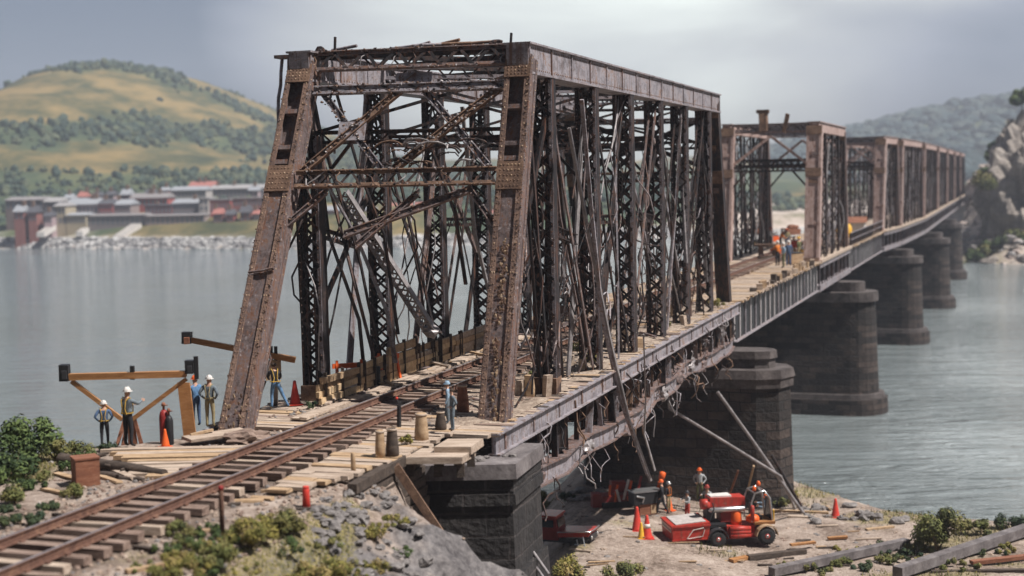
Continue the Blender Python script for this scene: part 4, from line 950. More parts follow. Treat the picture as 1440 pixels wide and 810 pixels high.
# ------------------------------------------------------------------ the spans beyond
def rail_pts(i0, i1, x):
    r = []
    for i in range(i0, i1 + 1):
        d = (AX[min(i + 1, len(AX) - 1)] - AX[max(i - 1, 0)]).normalized(); r.append(AX[i] + V((d.y, -d.x, 0)) * x)
    return r
def girder_span(i, label, near=False):
    a, b = AX[i], AX[i + 1]; L = (b - a).length; d = (b - a).normalized(); t = thing('girder_span', label, 'bridge span', a, -math.atan2(d.x, d.y))
    dep = 2.15
    for x in (.35, -W_T):
        mb = MB(M['black']); mb.box(x - .02, x + .02, .15, L - .1, -dep, -.12); mb.use(M['steel_grey']); mb.box(x - .25, x + .25, .12, L - .08, -.118, -.06); mb.box(x - .25, x + .25, .12, L - .08, -dep - .05, -dep + .002); g = mb.build('plate_girder', t)
        n = int(L / (1.6 if near else 1.8))
        for k in range(n):
            y = .4 + (L - .8) * k / (n - 1); sb = MB(M[R.choice(['steel_light', 'steel_light', 'steel_grey'])]); sb.box(x + .021, x + .085, y - .11, y + .11, -dep + .01, -.125); sb.build('stiffener', g)
    mb = MB(M['wood_grey']); l = .1
    while l < L - .1: wv = .34 if near else .6; mb.use(M[R.choice(['wood_grey', 'wood_grey', 'wood_tan'])]); mb.box(-7.5 + R.uniform(-.1, .1), .75 + R.uniform(-.1, .25), l, l + wv - .02, -.058, R.uniform(.02, .06), .006); l += wv
    mb.build('deck_planks', t)
    for s in (-4.3, -2.9):
        mb = MB(M['steel_dark']); mb.box(s - .1, s + .1, .15, L - .1, -1.2, -.2); mb.build('stringer', t)
    for k in range(5):
        mb = MB(M['steel_dark']); y = 1 + (L - 2) * k / 4; mb.box(-W_T + .03, .32, y - .12, y + .12, -1.9, -.4); mb.build('cross_beam', t)
    return t
g1 = girder_span(1, 'plate girder span with pale upright stiffeners between the two nearest trusses', True)
g2 = girder_span(3, 'plate girder span with a railing behind the second truss')
def far_truss(i, label, det):
    a, b = AX[i], AX[i + 1]; L = (b - a).length; d = (b - a).normalized(); t = thing('truss_span', label, 'bridge span', a, -math.atan2(d.x, d.y))
    H = 10.55; lean = 2.2
    def PT(s, l, z): return V((-W_T * s, l, z))
    for s in (0, 1):
        end_post(t, PT(s, 0.1, -.3), PT(s, lean, H - .35), 1.15, .85, 1, 'steel_pink'); end_post(t, PT(s, L - .1, -.3), PT(s, L - lean, H - .35), .8, .7, 1, 'steel_brown')
        mb = MB(M['steel_pink']); x = -W_T * s; mb.box(x - .35, x + .35, lean - .4, L - lean + .4, H - .75, H); mb.box(x - .45, x + .45, lean - .45, L - lean + .45, H + .002, H + .06); mb.build('top_chord', t)
        mb = MB(M['steel_grey']); mb.box(x + .1, x + .6, .2, L - .2, -2.3, -1.85); mb.build('bottom_chord', t)
        mb = MB(M['steel_grey']); mb.box(x + .5, x + .62, .2, L - .2, -.5, -.05); mb.build('fascia_beam', t)
        n = max(2, round((L - 2 * lean) / 4.2)); ls = [lean + (L - 2 * lean) * k / n for k in range(n + 1)]
        for k in range(n + 1):
            column(t, PT(s, ls[k], -2.0), PT(s, ls[k], H - .75), .62, .4, 1 if det else 0, 'steel_dark', .8)
        for k in range(n):
            f = k < n / 2
            for e in (-.12, .12):
                mb = MB(M[R.choice(['steel_dark', 'steel_grey'])]); mb.beam(PT(s, ls[k if f else k + 1], H - .8) + V((e, 0, 0)), PT(s, ls[k + 1 if f else k], -.2) + V((e, 0, 0)), .07, .18, (0, 1, .01)); mb.build('diagonal', t)
            mb = MB(M['steel_pale']); mb.tube(wander(PT(s, ls[k + 1 if f else k], H - .9), PT(s, ls[k if f else k + 1], .2), 6, .15), .05, 5); mb.build('counter_rod', t)
            if True:
                for q in range(4 if det else 2):
                    mb = MB(M[R.choice(['steel_pale', 'steel_dark', 'steel_grey'])]); l = R.uniform(ls[k], ls[k + 1]); mb.tube(wander(PT(s, l, R.uniform(3, 8)), PT(s, l + R.uniform(-1.5, 1.5), .1) + V((R.uniform(-1, 0), 0, 0)), 6, .4), .045, 5); mb.build('twisted_bar', t)
        for k in range(int(L / 1.5)):
            mb = MB(M['steel_dark' if k % 2 else 'steel_grey']); y = .6 + k * 1.5; mb.beam((x + .5, y, -.5), (x + .5, y, -1.9), .1, .06, (0, 1, 0)); mb.build('hanger_plate', t)
    for (l, tt) in [(0, 1)] + ([(L, 1)] if det else []):
        l2 = lean if l == 0 else L - lean
        def Q(u, v): return PT(1, l, -.3).lerp(PT(1, l2, H - .35), v).lerp(PT(0, l, -.3).lerp(PT(0, l2, H - .35), v), u)
        upv_ = V((0, 0, 1))
        mb = MB(); lattice(mb, Q(.07, 1.0), Q(.93, 1.0), upv_, .7, 1.0, m_ch=M['steel_pink'], m_bar=M['steel_grey'], bw=.1); mb.build('portal_top_beam', t)
        mb = MB(); lattice(mb, Q(.07, .7), Q(.93, .7), upv_, .4, .8, m_ch=M['steel_dark'], m_bar=M['steel_dark'], bw=.08); mb.build('portal_strut', t)
        for (p, q) in ((Q(.05, .72), Q(.5, .94)), (Q(.5, .94), Q(.95, .72))):
            mb = MB(M['steel_pink']); mb.beam(p, q, .2, .22, (0, 1, 0)); mb.build('portal_brace', t)
        for (p, q) in ((Q(.05, .55), Q(.25, .69)), (Q(.75, .69), Q(.95, .55))):
            mb = MB(M['steel_dark']); mb.beam(p, q, .14, .14, (0, 1, 0)); mb.build('knee_brace', t)
    for k in range(n + 1):
        mb = MB(); lattice(mb, PT(1, ls[k], H - .3), PT(0, ls[k], H - .3), (0, 0, 1), .5, 1.1, m_ch=M['steel_grey'], m_bar=M['steel_dark'], bw=.08); mb.build('sway_strut', t)
        mb = MB(); lattice(mb, PT(1, ls[k], H - 3), PT(0, ls[k], H - 3), (0, 0, 1), .5, 1.0, m_ch=M['steel_dark'], m_bar=M['steel_dark'], bw=.08); mb.build('sway_strut', t)
        if k < n:
            for (p, q) in ((PT(1, ls[k], H), PT(0, ls[k + 1], H)), (PT(0, ls[k], H), PT(1, ls[k + 1], H))):
                mb = MB(M['steel_grey']); mb.beam(p, q, .14, .1); mb.build('lateral_brace', t)
    mb = MB(M['wood_grey']); mb.box(-7.4, .75, .12, L - .08, -.12, .0); mb.box(.45, .75, .12, L - .08, .002, .1); mb.build('deck_planks', t)
    for k in range(n + 1):
        mb = MB(M['steel_dark']); mb.box(-W_T, .3, ls[k] - .15, ls[k] + .15, -1.8, -.25); mb.build('floor_beam', t)
    if i == 2:
        mb = MB(M['rust']); q = PT(1, lean, H).lerp(PT(0, lean, H), .42); mb.box(q.x - .3, q.x + .3, q.y - .3, q.y + .3, H - .6, H + .8, .1); mb.box(q.x - .5, q.x + .4, q.y - .2, q.y + .2, H + .8, H + 1.05, .08); mb.build('rusted_finial', t)
        mb = MB(M['rust']); q = PT(1, lean, H).lerp(PT(0, lean, H), .65); mb.beam((q.x, q.y, H - .7), (q.x + .3, q.y, H + .7), .3, .3, (0, 1, 0), .05); mb.build('rusted_finial', t)
    return t
names = ['second truss span, pinkish rust end posts, behind the people on the deck', 'third truss span counting from the near end, short, over the third pier', 'fourth truss span from the near end, pink end post against the blue mountain', 'fifth truss span from the near end, before the fourth pier', 'sixth truss span from the near end, small in the distance', 'seventh truss span, close to the rocky right bank', 'eighth truss span, reaching the right bank beside the cliff', 'farthest truss span of the bridge, ending at the gravel slope']
for n_, (i, det) in enumerate(((2, 1), (4, 1), (5, 1), (6, 0), (7, 0), (8, 0), (9, 0), (10, 0))): far_truss(i, names[n_], det)

# railing on the far girder span
def railing(i, label):
    a, b = AX[i], AX[i + 1]; L = (b - a).length; d = (b - a).normalized(); t = thing('deck_railing', label, 'railing', a + V((0, 0, .06)), -math.atan2(d.x, d.y))
    for z in (.55, 1.15): mb = MB(M['steel_grey']); mb.box(.5, .58, .3, L - .3, z - .04, z + .04); mb.build('rail_bar', t)
    n = int(L / 1.6)
    for k in range(n): mb = MB(M['steel_dark']); y = .4 + k * 1.6; mb.box(.5, .6, y - .05, y + .05, -.02, 1.2); mb.build('railing_post', t)
    mb = MB(M['steel_dark']); mb.box(.42, .46, .3, L * .65, .02, 1.1); mb.build('infill_panel', t)
railing(3, 'grey railing with dark infill along the girder span behind the second truss')

# ------------------------------------------------------------------ railway track
def rail_mb(x, y0, y1, z=.1):
    mb = MB(M['rail_side']); mb.box(x - .07, x + .07, y0, y1, z, z + .025); mb.box(x - .011, x + .011, y0, y1, z + .025, z + .15); mb.use(M['rail_side']); mb.box(x - .037, x + .037, y0, y1, z + .15, z + .178)
    mb.use(M['rail_head']); mb.box(x - .036, x + .036, y0, y1, z + .1785, z + .187); return mb
def track(label, loc, rz, y0, y1, pitch, xr, xl, z=.1):
    t = thing('railway_track', label, 'railway track', loc, rz)
    for x in (xl, xr): rail_mb(x, y0, y1, z).build('rail', t)
    n = int((y1 - y0) / pitch); c = (xl + xr) / 2
    for k in range(min(n, 100)):
        y = y0 + (k + .5) * pitch; mb = MB(M[R.choice(['tie', 'tie', 'tie', 'wood_grey'])]); a = R.uniform(-.03, .03); hl = 1.25 + R.uniform(-.08, .12); cx = c + R.uniform(-.08, .08)
        mb.obox((cx, y, z - .085 + R.uniform(-.012, .006)), V((hl, hl * a, 0)), V((-.12 * a, .115 + R.uniform(-.015, .02), 0)), V((0, 0, .08)), .012); mb.use(M['rail_side'])
        for x in (xl, xr):
            for s in (-1, 1): mb.box(x + s * .1 - .03, x + s * .1 + .03, y - .06, y + .06, z - .01, z + .03)
        mb.build('sleeper', t)
    return t
track('rusty single railway track running from the near ground onto the near truss span', AX[0], RZ0, -19.5, 37.6, .58, -2.885, -4.32)
for i in (1, 2, 3):
    d = (AX[i + 1] - AX[i]); track(['', 'track on the girder span where the people stand', 'track inside the second truss span', 'track on the girder span past the second truss'][i], AX[i], -math.atan2(d.x, d.y), .05, d.length - .05, .7, -2.885, -4.32, .18)

# ballast between and beside the sleepers
def ballast():
    mb = MB(M['ballast']); xs = [-6.3 + .16 * k for k in range(int(6.9 / .16))]; ys = [-1.5 + .18 * k for k in range(int(38.6 / .18))]
    vs = []; nx = len(xs)
    for y in ys:
        for x in xs:
            n = fbm(x * .7, y * .5, 31, 5); pt = fbm(x * .5, y * .3, 77, 4); e = sstep(-6.3, -5.7, x) * sstep(-1.5, -.5, y) * (sstep(-.4, -1.4, x) if pt < -.22 else sstep(.6, .3, x))
            vs.append((x, y, -.05 + e * (.075 + .1 * n) + .02 * noise.noise(V((x * 9, y * 9, 0)))))
    mb.use(M['fill_dirt']); mb.add(vs, [(j * nx + i, j * nx + i + 1, (j + 1) * nx + i + 1, (j + 1) * nx + i) for j in range(len(ys) - 1) for i in range(nx - 1)], True)
    o = mb.build('ballast_gravel', loc=AX[0]); o.rotation_euler = (0, 0, RZ0); tag(o, 'brown gravel and dirt lying along the track on the near bridge deck', 'gravel', kind='stuff')
    g = MB()
    ms = [M['ballast'], M['rubble'], M['tie']]
    for k in range(5200):
        x = R.choice([R.uniform(-6.6, -4.6), R.uniform(-2.7, -.2), R.uniform(-6.6, -.2)]); y = R.uniform(-17, 34); s = R.uniform(.02, .06)
        p = BW(x, y)
        z = (-.0 if y > -1 else ground_z(p.x, p.y)); g.use(R.choice(ms)); lump(g, (p.x, p.y, z + .01), s)
    for k in range(1800):
        x = R.uniform(-13, 26); y = R.uniform(22, 82); z = ground_z(x, y)
        if z < WATER + .3: continue
        g.use(R.choice(ms)); lump(g, (x, y, z), R.uniform(.02, .09) * (.7 if y < 45 else 1.3), (1.2, 1, .7))
    tag(g.build('loose_gravel', normals=False), 'loose pebbles and gravel scattered over the embankment, deck and bank', 'gravel', kind='stuff')
ballast()
# ------------------------------------------------------------------ people
def person(label, loc, rz, shirt, trouser, hat='white', h=1.7, pose=None, vest=None, boots='c_boot', group=None, held=None, hair=False, coat=False):
    J = dict(pel=(0, 0, .96), spi=(0, .005, 1.16), che=(0, .0, 1.38), nec=(0, .015, 1.5), hea=(0, .035, 1.6), top=(0, .03, 1.7))
    for s, n in ((-1, 'l'), (1, 'r')):
        J['sho' + n] = (s * .185, 0, 1.41); J['elb' + n] = (s * .245, -.02, 1.13); J['wri' + n] = (s * .25, .07, .9); J['pal' + n] = (s * .245, .1, .83)
        J['hip' + n] = (s * .095, 0, .92); J['kne' + n] = (s * .11, .03, .5); J['ank' + n] = (s * .115, 0, .1); J['toe' + n] = (s * .135, .15, .045)
    if pose: J.update(pose)
    rad = dict(pel=.145, spi=.135, che=.155, nec=.058, hea=.092, top=.075, sho=.075, elb=.052, wri=.034, pal=.042, hip=.1, kne=.066, ank=.046, toe=.045)
    if coat: rad.update(pel=.17, hip=.13, kne=.12)
    E = [('pel', 'spi', 'S'), ('spi', 'che', 'S'), ('che', 'nec', 'K'), ('nec', 'hea', 'K'), ('hea', 'top', 'K')]
    for n in 'lr': E += [('che', 'sho' + n, 'S'), ('sho' + n, 'elb' + n, 'S'), ('elb' + n, 'wri' + n, 'S'), ('wri' + n, 'pal' + n, 'K'), ('pel', 'hip' + n, 'T'), ('hip' + n, 'kne' + n, 'T'), ('kne' + n, 'ank' + n, 'T'), ('ank' + n, 'toe' + n, 'B')]
    keys = list(J); idx = {k: i for i, k in enumerate(keys)}
    me = bpy.data.meshes.new('sk'); me.from_pydata([J[k] for k in keys], [(idx[a], idx[b]) for a, b, _ in E], [])
    ob = bpy.data.objects.new('sk', me); COL.objects.link(ob)
    md = ob.modifiers.new('skin', 'SKIN'); md.use_smooth_shade = True; md.branch_smoothing = .6
    for i, k in enumerate(keys):
        kk = k if k in rad else k[:-1]; sv = me.skin_vertices[0].data[i]; r = rad[kk]
        sv.radius = (r * (1.15 if kk in ('che', 'pel', 'spi') else 1), r * (.78 if kk in ('che', 'spi', 'pel') else 1)); sv.use_root = (k == 'pel')
    ob.modifiers.new('sub', 'SUBSURF').levels = 1
    dg = bpy.context.evaluated_depsgraph_get(); ev = ob.evaluated_get(dg); m2 = bpy.data.meshes.new_from_object(ev)
    vs = [tuple(v.co) for v in m2.vertices]; fs = [tuple(p.vertices) for p in m2.polygons]
    bpy.data.objects.remove(ob); bpy.data.meshes.remove(me)
    mats = dict(S=M[shirt], T=M[trouser], K=M['skin'], B=M[boots])
    mb = MB(); ks = list(mats); 
    for k in 'STKB': mb.use(mats[k])
    mb.v = vs
    for f in fs:
        c = V((0, 0, 0))
        for i in f: c += V(vs[i])
        c /= len(f); best = None
        for a, b, tg in E:
            A, B = V(J[a]), V(J[b]); ab = B - A; t_ = max(0, min(1, (c - A).dot(ab) / max(1e-6, ab.length_squared))); d = (c - A - ab * t_).length - rad[a if a in rad else a[:-1]]
            if best is None or d < best[0]: best = (d, tg)
        tg = best[1]
        mb.use(mats[tg]); mb.f.append(f); mb.mi.append(mb.ci); mb.sm.append(True)
    mb.use(M['skin'])
    for s, n in ((-1, 'l'), (1, 'r')):               # five separate fingers, slightly curled, thumb from the side of the palm
        p = V(J['pal' + n]); d = (p - V(J['wri' + n])).normalized(); sx = d.cross(V((0, 1, .2))).normalized(); cu = sx.cross(d)
        for k, ln in enumerate((.062, .074, .068, .052)):
            o = p + d * .03 + sx * ((k - 1.5) * .019); mb.tube([o, o + d * ln * .55 + cu * .008, o + d * ln + cu * .03], [.0105, .0095, .007], 5)
        o = p + sx * (-s * .03) - d * .01; mb.tube([o, o + sx * (-s * .03) + d * .03, o + sx * (-s * .032) + d * .06 + cu * .015], [.013, .011, .008], 5)
    hd = V(J['hea']); mb.rock(hd + V((0, .098, -.005)), .017, (.8, 1.1, 1.3), 1, 0)
    for s in (-1, 1): mb.rock(hd + V((s * .092, -.005, .0)), .022, (.45, .8, 1.2), 1, 0)
    mb.use(M['black'])
    for s in (-1, 1): mb.rock(hd + V((s * .034, .086, .025)), .01, (1.2, .5, .7), 1, 0)
    mb.use(M['red_dark']); mb.obox(hd + V((0, .09, -.045)), V((.022, 0, 0)), V((0, .005, 0)), V((0, 0, .005)))
    me2 = None
    t = mb.build('person', normals=False); t.location = loc; t.rotation_euler = (0, 0, rz); k = h / 1.74; t.scale = (k, k, k)
    tag(t, label, 'person', group)
    tp = V(J['hea']) + V((0, -.01, .03))
    if hat:
        hb = MB(M[hat if hat in M else 'white']); hb.lathe([(.118, .03), (.118, .05), (.112, .085), (.09, .13), (.05, .155), (.012, .162)], 14, tp); hb.lathe([(.15, .028), (.15, .036), (.115, .045)], 14, tp + V((0, .02, 0))); hb.obox(tp + V((0, 0, .15)), V((.012, 0, 0)), V((0, .09, 0)), V((0, 0, .016)))
        hb.build('hard_hat', t)
    else:
        hb = MB(M['hair']); hb.rock(tp + V((0, -.015, .035)), .105, (1, 1, .85), 2, .1, smooth=True); hb.build('hair', t)
    if vest:
        vb = MB(M[vest]); c, pl = V(J['che']), V(J['pel'])
        for s in (-1, 1):
            vb.tube([pl + V((s * .1, -.135, .04)), c.lerp(pl, .5) + V((s * .05, -.15, 0)), c + V((s * .09, -.14, .03)), c + V((s * .12, -.03, .115)), c + V((s * .11, .12, .02)), c.lerp(pl, .5) + V((s * .1, .14, 0)), pl + V((s * .1, .13, .05))], .018, 6)
        vb.tube([pl + V((.19 * math.cos(a), .14 * math.sin(a), .07)) for a in [k * PI / 6 for k in range(13)]], .02, 6)
        vb.build('safety_harness', t)
    return t
WALK = dict(hipl=(-.095, .02, .92), knel=(-.11, .17, .52), ankl=(-.115, .22, .13), toel=(-.12, .37, .08), kner=(.11, -.08, .5), ankr=(.115, -.3, .13), toer=(.12, -.18, .04), elbl=(-.27, -.12, 1.16), wril=(-.25, -.02, .93), pall=(-.24, .03, .87), elbr=(.27, .1, 1.15), wrir=(.24, .26, 1.02), palr=(.22, .33, 1.0))
REACH = dict(elbr=(.24, .2, 1.28), wrir=(.16, .42, 1.32), palr=(.14, .5, 1.33), elbl=(-.25, .14, 1.18), wril=(-.16, .34, 1.2), pall=(-.13, .41, 1.21))
HIPS = dict(elbl=(-.33, -.08, 1.18), wril=(-.2, .04, 1.0), pall=(-.16, .09, .98), elbr=(.33, -.08, 1.18), wrir=(.2, .04, 1.0), palr=(.16, .09, .98))
STRIDE = dict(knel=(-.13, .1, .52), ankl=(-.15, .05, .1), toel=(-.17, .2, .045), hipr=(.1, 0, .92), kner=(.24, -.02, .54), ankr=(.42, -.1, .12), toer=(.5, .03, .06), spi=(0, .06, 1.15), che=(0, .13, 1.36), nec=(0, .19, 1.46), hea=(0, .24, 1.55), top=(0, .25, 1.65), shol=(-.185, .13, 1.38), shor=(.185, .13, 1.38), elbl=(-.22, .28, 1.15), wril=(-.15, .45, 1.05), pall=(-.13, .52, 1.04), elbr=(.25, .26, 1.14), wrir=(.2, .45, 1.02), palr=(.18, .52, 1.0))
SIT = dict(pel=(0, 0, .56), spi=(0, .0, .76), che=(0, .02, .98), nec=(0, .03, 1.1), hea=(0, .05, 1.2), top=(0, .05, 1.3), shol=(-.185, .02, 1.01), shor=(.185, .02, 1.01), elbl=(-.25, .08, .76), wril=(-.18, .3, .74), pall=(-.16, .38, .75), elbr=(.25, .08, .76), wrir=(.18, .3, .74), palr=(.16, .38, .75), hipl=(-.1, .02, .54), hipr=(.1, .02, .54), knel=(-.12, .42, .52), kner=(.12, .42, .52), ankl=(-.12, .44, .1), ankr=(.12, .44, .1), toel=(-.13, .58, .05), toer=(.13, .58, .05))
def gp(px, py, h=None, dz=0.0):
    p = at(px, py, 0 if h is None else h)
    if h is None:
        for _ in range(8): p = at(px, py, ground_z(p.x, p.y))
        p.z = ground_z(p.x, p.y)
    return V((p.x, p.y, p.z + dz))
q = gp(148, 629); person('shorter worker in blue shirt with yellow harness at the water edge', q, .15, 'c_denim', 'c_charcoal', 'white', 1.22, HIPS, 'c_hivis')
q = gp(181, 629); person('taller worker in grey-blue jacket and white hard hat under the wooden boom', q, -.5, 'c_greyblue', 'c_charcoal', 'white', 1.56, REACH, 'c_hivis')
q = gp(277, 600, 0.0); person('worker in blue work clothes and orange cap, half turned behind the left end post', q, .7, 'c_blue', 'c_denim', 'orange', 1.42, REACH, None)
q = gp(296, 602, 0.0); person('worker with khaki pack and white cap standing against the left end post', q, -.2, 'c_greyblue', 'c_khaki', 'white', 1.45, HIPS, 'c_khaki')
q = BW(-7.1, .55); person('worker in yellow harness and blue jeans striding beside the left end post', (q.x, q.y, .02), .35, 'c_charcoal', 'c_blue', None, 1.42, STRIDE, 'c_hivis', 'c_ybrown')
q = at(637, 606, .1); person('grey-blue clad figure on the wooden platform by the right end post', (q.x, q.y, .1), 1.9, 'c_greyblue', 'c_greyblue', None, 1.14, HIPS)
q = at(631, 596, .1); person('hooded pale blue figure standing just behind the grey-blue one near the rail', (q.x, q.y, .1), 1.5, 'c_paleblue', 'c_greyblue', 'c_paleblue', 1.16, None, None, coat=True)
# people on the far deck
far = [('worker in an orange coat beside the rusty table on the far deck', 1094, 374, 'orange', 'c_charcoal', 'white', REACH), ('worker in light blue shirt, nearest of the group on the far deck', 1102, 377, 'c_paleblue', 'c_olive', 'white', HIPS), ('worker in dark navy clothes in the group on the far deck', 1109, 374, 'c_denim', 'c_denim', 'white', None), ('worker in red jacket in the group on the far deck', 1117, 366, 'c_redc', 'c_khaki', 'white', WALK), ('worker in olive jacket at the right of the group on the far deck', 1124, 367, 'c_olive', 'c_khaki', 'yellow', HIPS), ('worker in orange vest bending behind the rusty table', 1097, 352, 'c_orange', 'c_charcoal', 'white', STRIDE), ('worker in white shirt standing behind the rusty table', 1084, 349, 'c_white', 'c_charcoal', 'red', REACH), ('worker in tan jacket behind the group on the far deck', 1107, 351, 'c_khaki', 'c_denim', 'orange', None), ('worker in pale shirt alone inside the second truss by its left posts', 1043, 349, 'c_white', 'c_khaki', 'white', STRIDE)]
for lb, x, y, sh, tr, ht, po in far:
    p = at(x, y, .06); person(lb, (p.x, p.y, .06), R.uniform(-2, 2), 'c_orange' if sh == 'orange' else sh, tr, ht, 1.8, po, 'c_hivis' if ht == 'white' and R.random() < .5 else None)
# people on the bank
def bank(px, py): return gp(px, py)
p = bank(931, 724); person('worker in black clothes and orange hard hat left of the red machine', p, 1.2, 'c_charcoal', 'c_charcoal', 'orange', 1.75, WALK)
p = bank(940, 722); person('worker in dark jacket with orange vest stripes behind the red box of the machine', p, -2.2, 'c_charcoal', 'c_khaki', 'silver', 1.6, None, 'c_orange')
p = bank(985, 722); person('worker in camouflage grey with orange hard hat, tallest behind the red machine', (p.x, p.y + .2, p.z + .55), 2.9, 'c_silverc', 'c_olive', 'orange', 1.72, HIPS)
p = bank(995, 730); person('worker in silver jacket with red hard hat leaning on the red machine', (p.x, p.y, p.z), 2.6, 'c_silverc', 'c_charcoal', 'red', 1.7, REACH)
p = bank(967, 733); person('worker in grey shirt with dark helmet just behind the red box', p, 2.2, 'c_silverc', 'c_redc', 'dark_metal', 1.5, REACH)
p = bank(1078, 745); person('worker in pale blue beside the cab frame of the red machine, orange hard hat', p, 1.4, 'c_paleblue', 'c_charcoal', 'orange', 1.72, REACH)

# ------------------------------------------------------------------ wooden booms at the water edge
def bolted_box(mb, c, w, h): mb.box(c.x - w / 2, c.x + w / 2, c.y - w / 2, c.y + w / 2, c.z - h / 2, c.z + h / 2, .01)
def boom_a():
    Y = 37.9; c = atY(190, 600, Y); t = thing('timber_boom', 'orange-brown wooden boom frame with two raking struts and black end blocks, behind the two workers', 'boom frame', c)
    def L_(x, y, dy=0): return atY(x, y, Y + dy) - c
    mb = MB(M['wood_orange']); mb.beam(L_(98, 530), L_(262, 526), .2, .17, jit=.008); mb.build('beam', t)
    for a, b in ((L_(101, 536), L_(172, 590)), (L_(262, 533), L_(186, 590))): mb = MB(M['wood_orange']); mb.beam(a, b, .11, .11, jit=.006); mb.build('strut', t)
    for (x, y, w, h) in ((91, 524, .25, .44), (267, 516, .22, .36)):
        mb = MB(M['black']); bolted_box(mb, L_(x, y), w, h); mb.use(M['dark_metal']); bolted_box(mb, L_(x, y + 3, -.14), w * .5, h * .5); mb.build('end_block', t)
    mb = MB(M['black']); bolted_box(mb, L_(276, 517), .1, .62); mb.build('end_block', t)
    mb = MB(M['black']); bolted_box(mb, L_(186, 524), .11, .36); mb.build('bracket', t)
    mb = MB(M['wood_red']); a = L_(179, 592)
    for k in range(5): mb.beam(a + V((-.05 + k * .06, R.uniform(-.1, .1), .1)), a + V((-.3 + k * .17, R.uniform(-.2, .2), -.75)), .1, .07, (0, 1, 0), .02)
    mb.build('foot_bundle', t)
boom_a()
def boom_b():
    Y = 43.1; c = atY(388, 560, Y); t = thing('timber_boom', 'second wooden boom reaching out over the water from behind the left end post', 'boom frame', c)
    def L_(x, y, dy=0): return atY(x, y, Y + dy) - c
    mb = MB(M['wood_orange']); mb.beam(L_(268, 478), L_(415, 506), .19, .17, jit=.008); mb.build('beam', t)
    mb = MB(M['black']); bolted_box(mb, L_(263, 475), .28, .36); mb.use(M['wood_red']); bolted_box(mb, L_(263, 479, -.15), .16, .2); mb.build('end_block', t)
    for x in (381, 388): mb = MB(M['black']); bolted_box(mb, L_(x, 497), .1, .44); mb.build('bracket', t)
    mb = MB(M['wood_tan']); mb.obox(L_(385, 520), V((.22, 0, .02)), V((0, .05, 0)), V((0, 0, .3)), .02); mb.build('backing_board', t)
    mb = MB(M['wood_dark']); mb.beam(L_(370, 535), L_(362, 560), .2, .08, (0, 1, 0), .02); mb.beam(L_(388, 535), L_(388, 580), .12, .12, (0, 1, 0), .01); mb.build('strut', t)
boom_b()
# upright board, red drums, crate, log
p = at(264, 612, 0); mb = MB(M['wood_orange']); mb.obox((0, 0, .7), V((.17, 0, 0)), V((0, .025, 0)), V((-.06, 0, .75)), .01); tag(mb.build('upright_board', loc=p), 'tall orange-brown board standing on end beside the red gas bottles', 'board')
def bottle(label, p, m, h=.8, r=.11):
    t = thing('gas_bottle', label, 'gas bottle', p, 0, None)
    mb = MB(M[m]); mb.lathe([(r * .96, 0), (r, .03), (r, h * .8), (r * .8, h * .92), (r * .4, h)], 14); mb.build('body', t)
    mb = MB(M['wood_red']); mb.lathe([(r * .25, h), (r * .25, h + .1), (r * .45, h + .1), (r * .45, h + .16), (r * .2, h + .2)], 10); mb.tube([(0, 0, h + .12), (r * .9, 0, h + .12)], .015, 6); mb.build('valve', t)
p = gp(232, 624); bottle('dark red gas bottle, left one of the pair by the upright board', p, 'red_dark', .92, .13)
p = gp(239, 625); bottle('black and red gas bottle, right one of the pair by the upright board', p, 'black', .78, .11)
def cone(label, p, m='cone_red', h=.7, tip=None, collar=None, group=None):
    t = thing('traffic_cone', label, 'traffic cone', p, R.uniform(0, 1), group)
    k = h / .7
    mb = MB(M[m]); mb.lathe([(.17 * k, .03), (.15 * k, .08), (.05 * k, .62 * k), (.042 * k, .68 * k), (.02 * k, .7 * k)], 16); mb.build('cone_body', t)
    mb = MB(M[tip or m]); mb.box(-.2 * k, .2 * k, -.2 * k, .2 * k, 0, .035, .004); mb.build('base', t)
    if collar: mb = MB(M[collar]); mb.lathe([(.108 * k, .32 * k), (.088 * k, .44 * k)], 16); mb.build('collar', t)
p = gp(236, 627); cone('small orange cone standing in front of the red gas bottles', p + V((0, -.25, 0)), 'orange', .5)
p = BW(-6.9, 1.4); cone('red cone beside the striding worker on the bridge edge', (p.x, p.y, .02), 'cone_red', .75)
def crate():
    p = gp(121, 681); t = thing('rusty_crate', 'rusty brown box standing on the sand left of the track', 'crate', p, .5)
    w = .27; h = .62
    for nm, b in (('side_panel', (-w, -w + .03, -w, w, 0, h)), ('side_panel', (w - .03, w, -w, w, 0, h)), ('front_panel', (-w + .031, w - .031, -w, -w + .03, 0, h)), ('back_panel', (-w + .031, w - .031, w - .03, w, 0, h)), ('lid', (-w - .02, w + .02, -w - .02, w + .02, h + .002, h + .04))):
        mb = MB(M['wood_red']); mb.box(*b); mb.build(nm, t)
crate()
def log(label, a, b, r0, r1, m='wood_dark'):
    mb = MB(M[m]); a = V(a); b = V(b); mb.tube([p - a for p in wander(a, b, 9, .08)], [r0 + (r1 - r0) * k / 9 + R.uniform(-.02, .02) for k in range(10)], 9)
    for k in range(3):
        t_ = R.uniform(.2, .8); q = (b - a) * t_; mb.tube([q, q + V((R.uniform(-.2, .2), -.25, R.uniform(-.1, .2)))], [.05, .025], 6)
    tag(mb.build('fallen_log', loc=a), label, 'log')
a, b = gp(86, 652), gp(232, 672); log('long dark fallen log lying along the edge of the timber platform', a + V((0, 0, .12)), b + V((0, 0, .1)), .17, .1)
a, b = gp(140, 668), gp(205, 676); log('short split log in front of the long dark one', a + V((0, -.2, .06)), b + V((0, -.2, .06)), .08, .06, 'wood_dark')
def plank(label, a, b, w, th, m, group=None, name='loose_plank', up=(0, 0, 1)):
    a = V(a); b = V(b); mb = MB(M[m]); mb.beam(V((0, 0, 0)), b - a, w, th, up, .012); tag(mb.build(name, loc=a), label, 'plank', group)
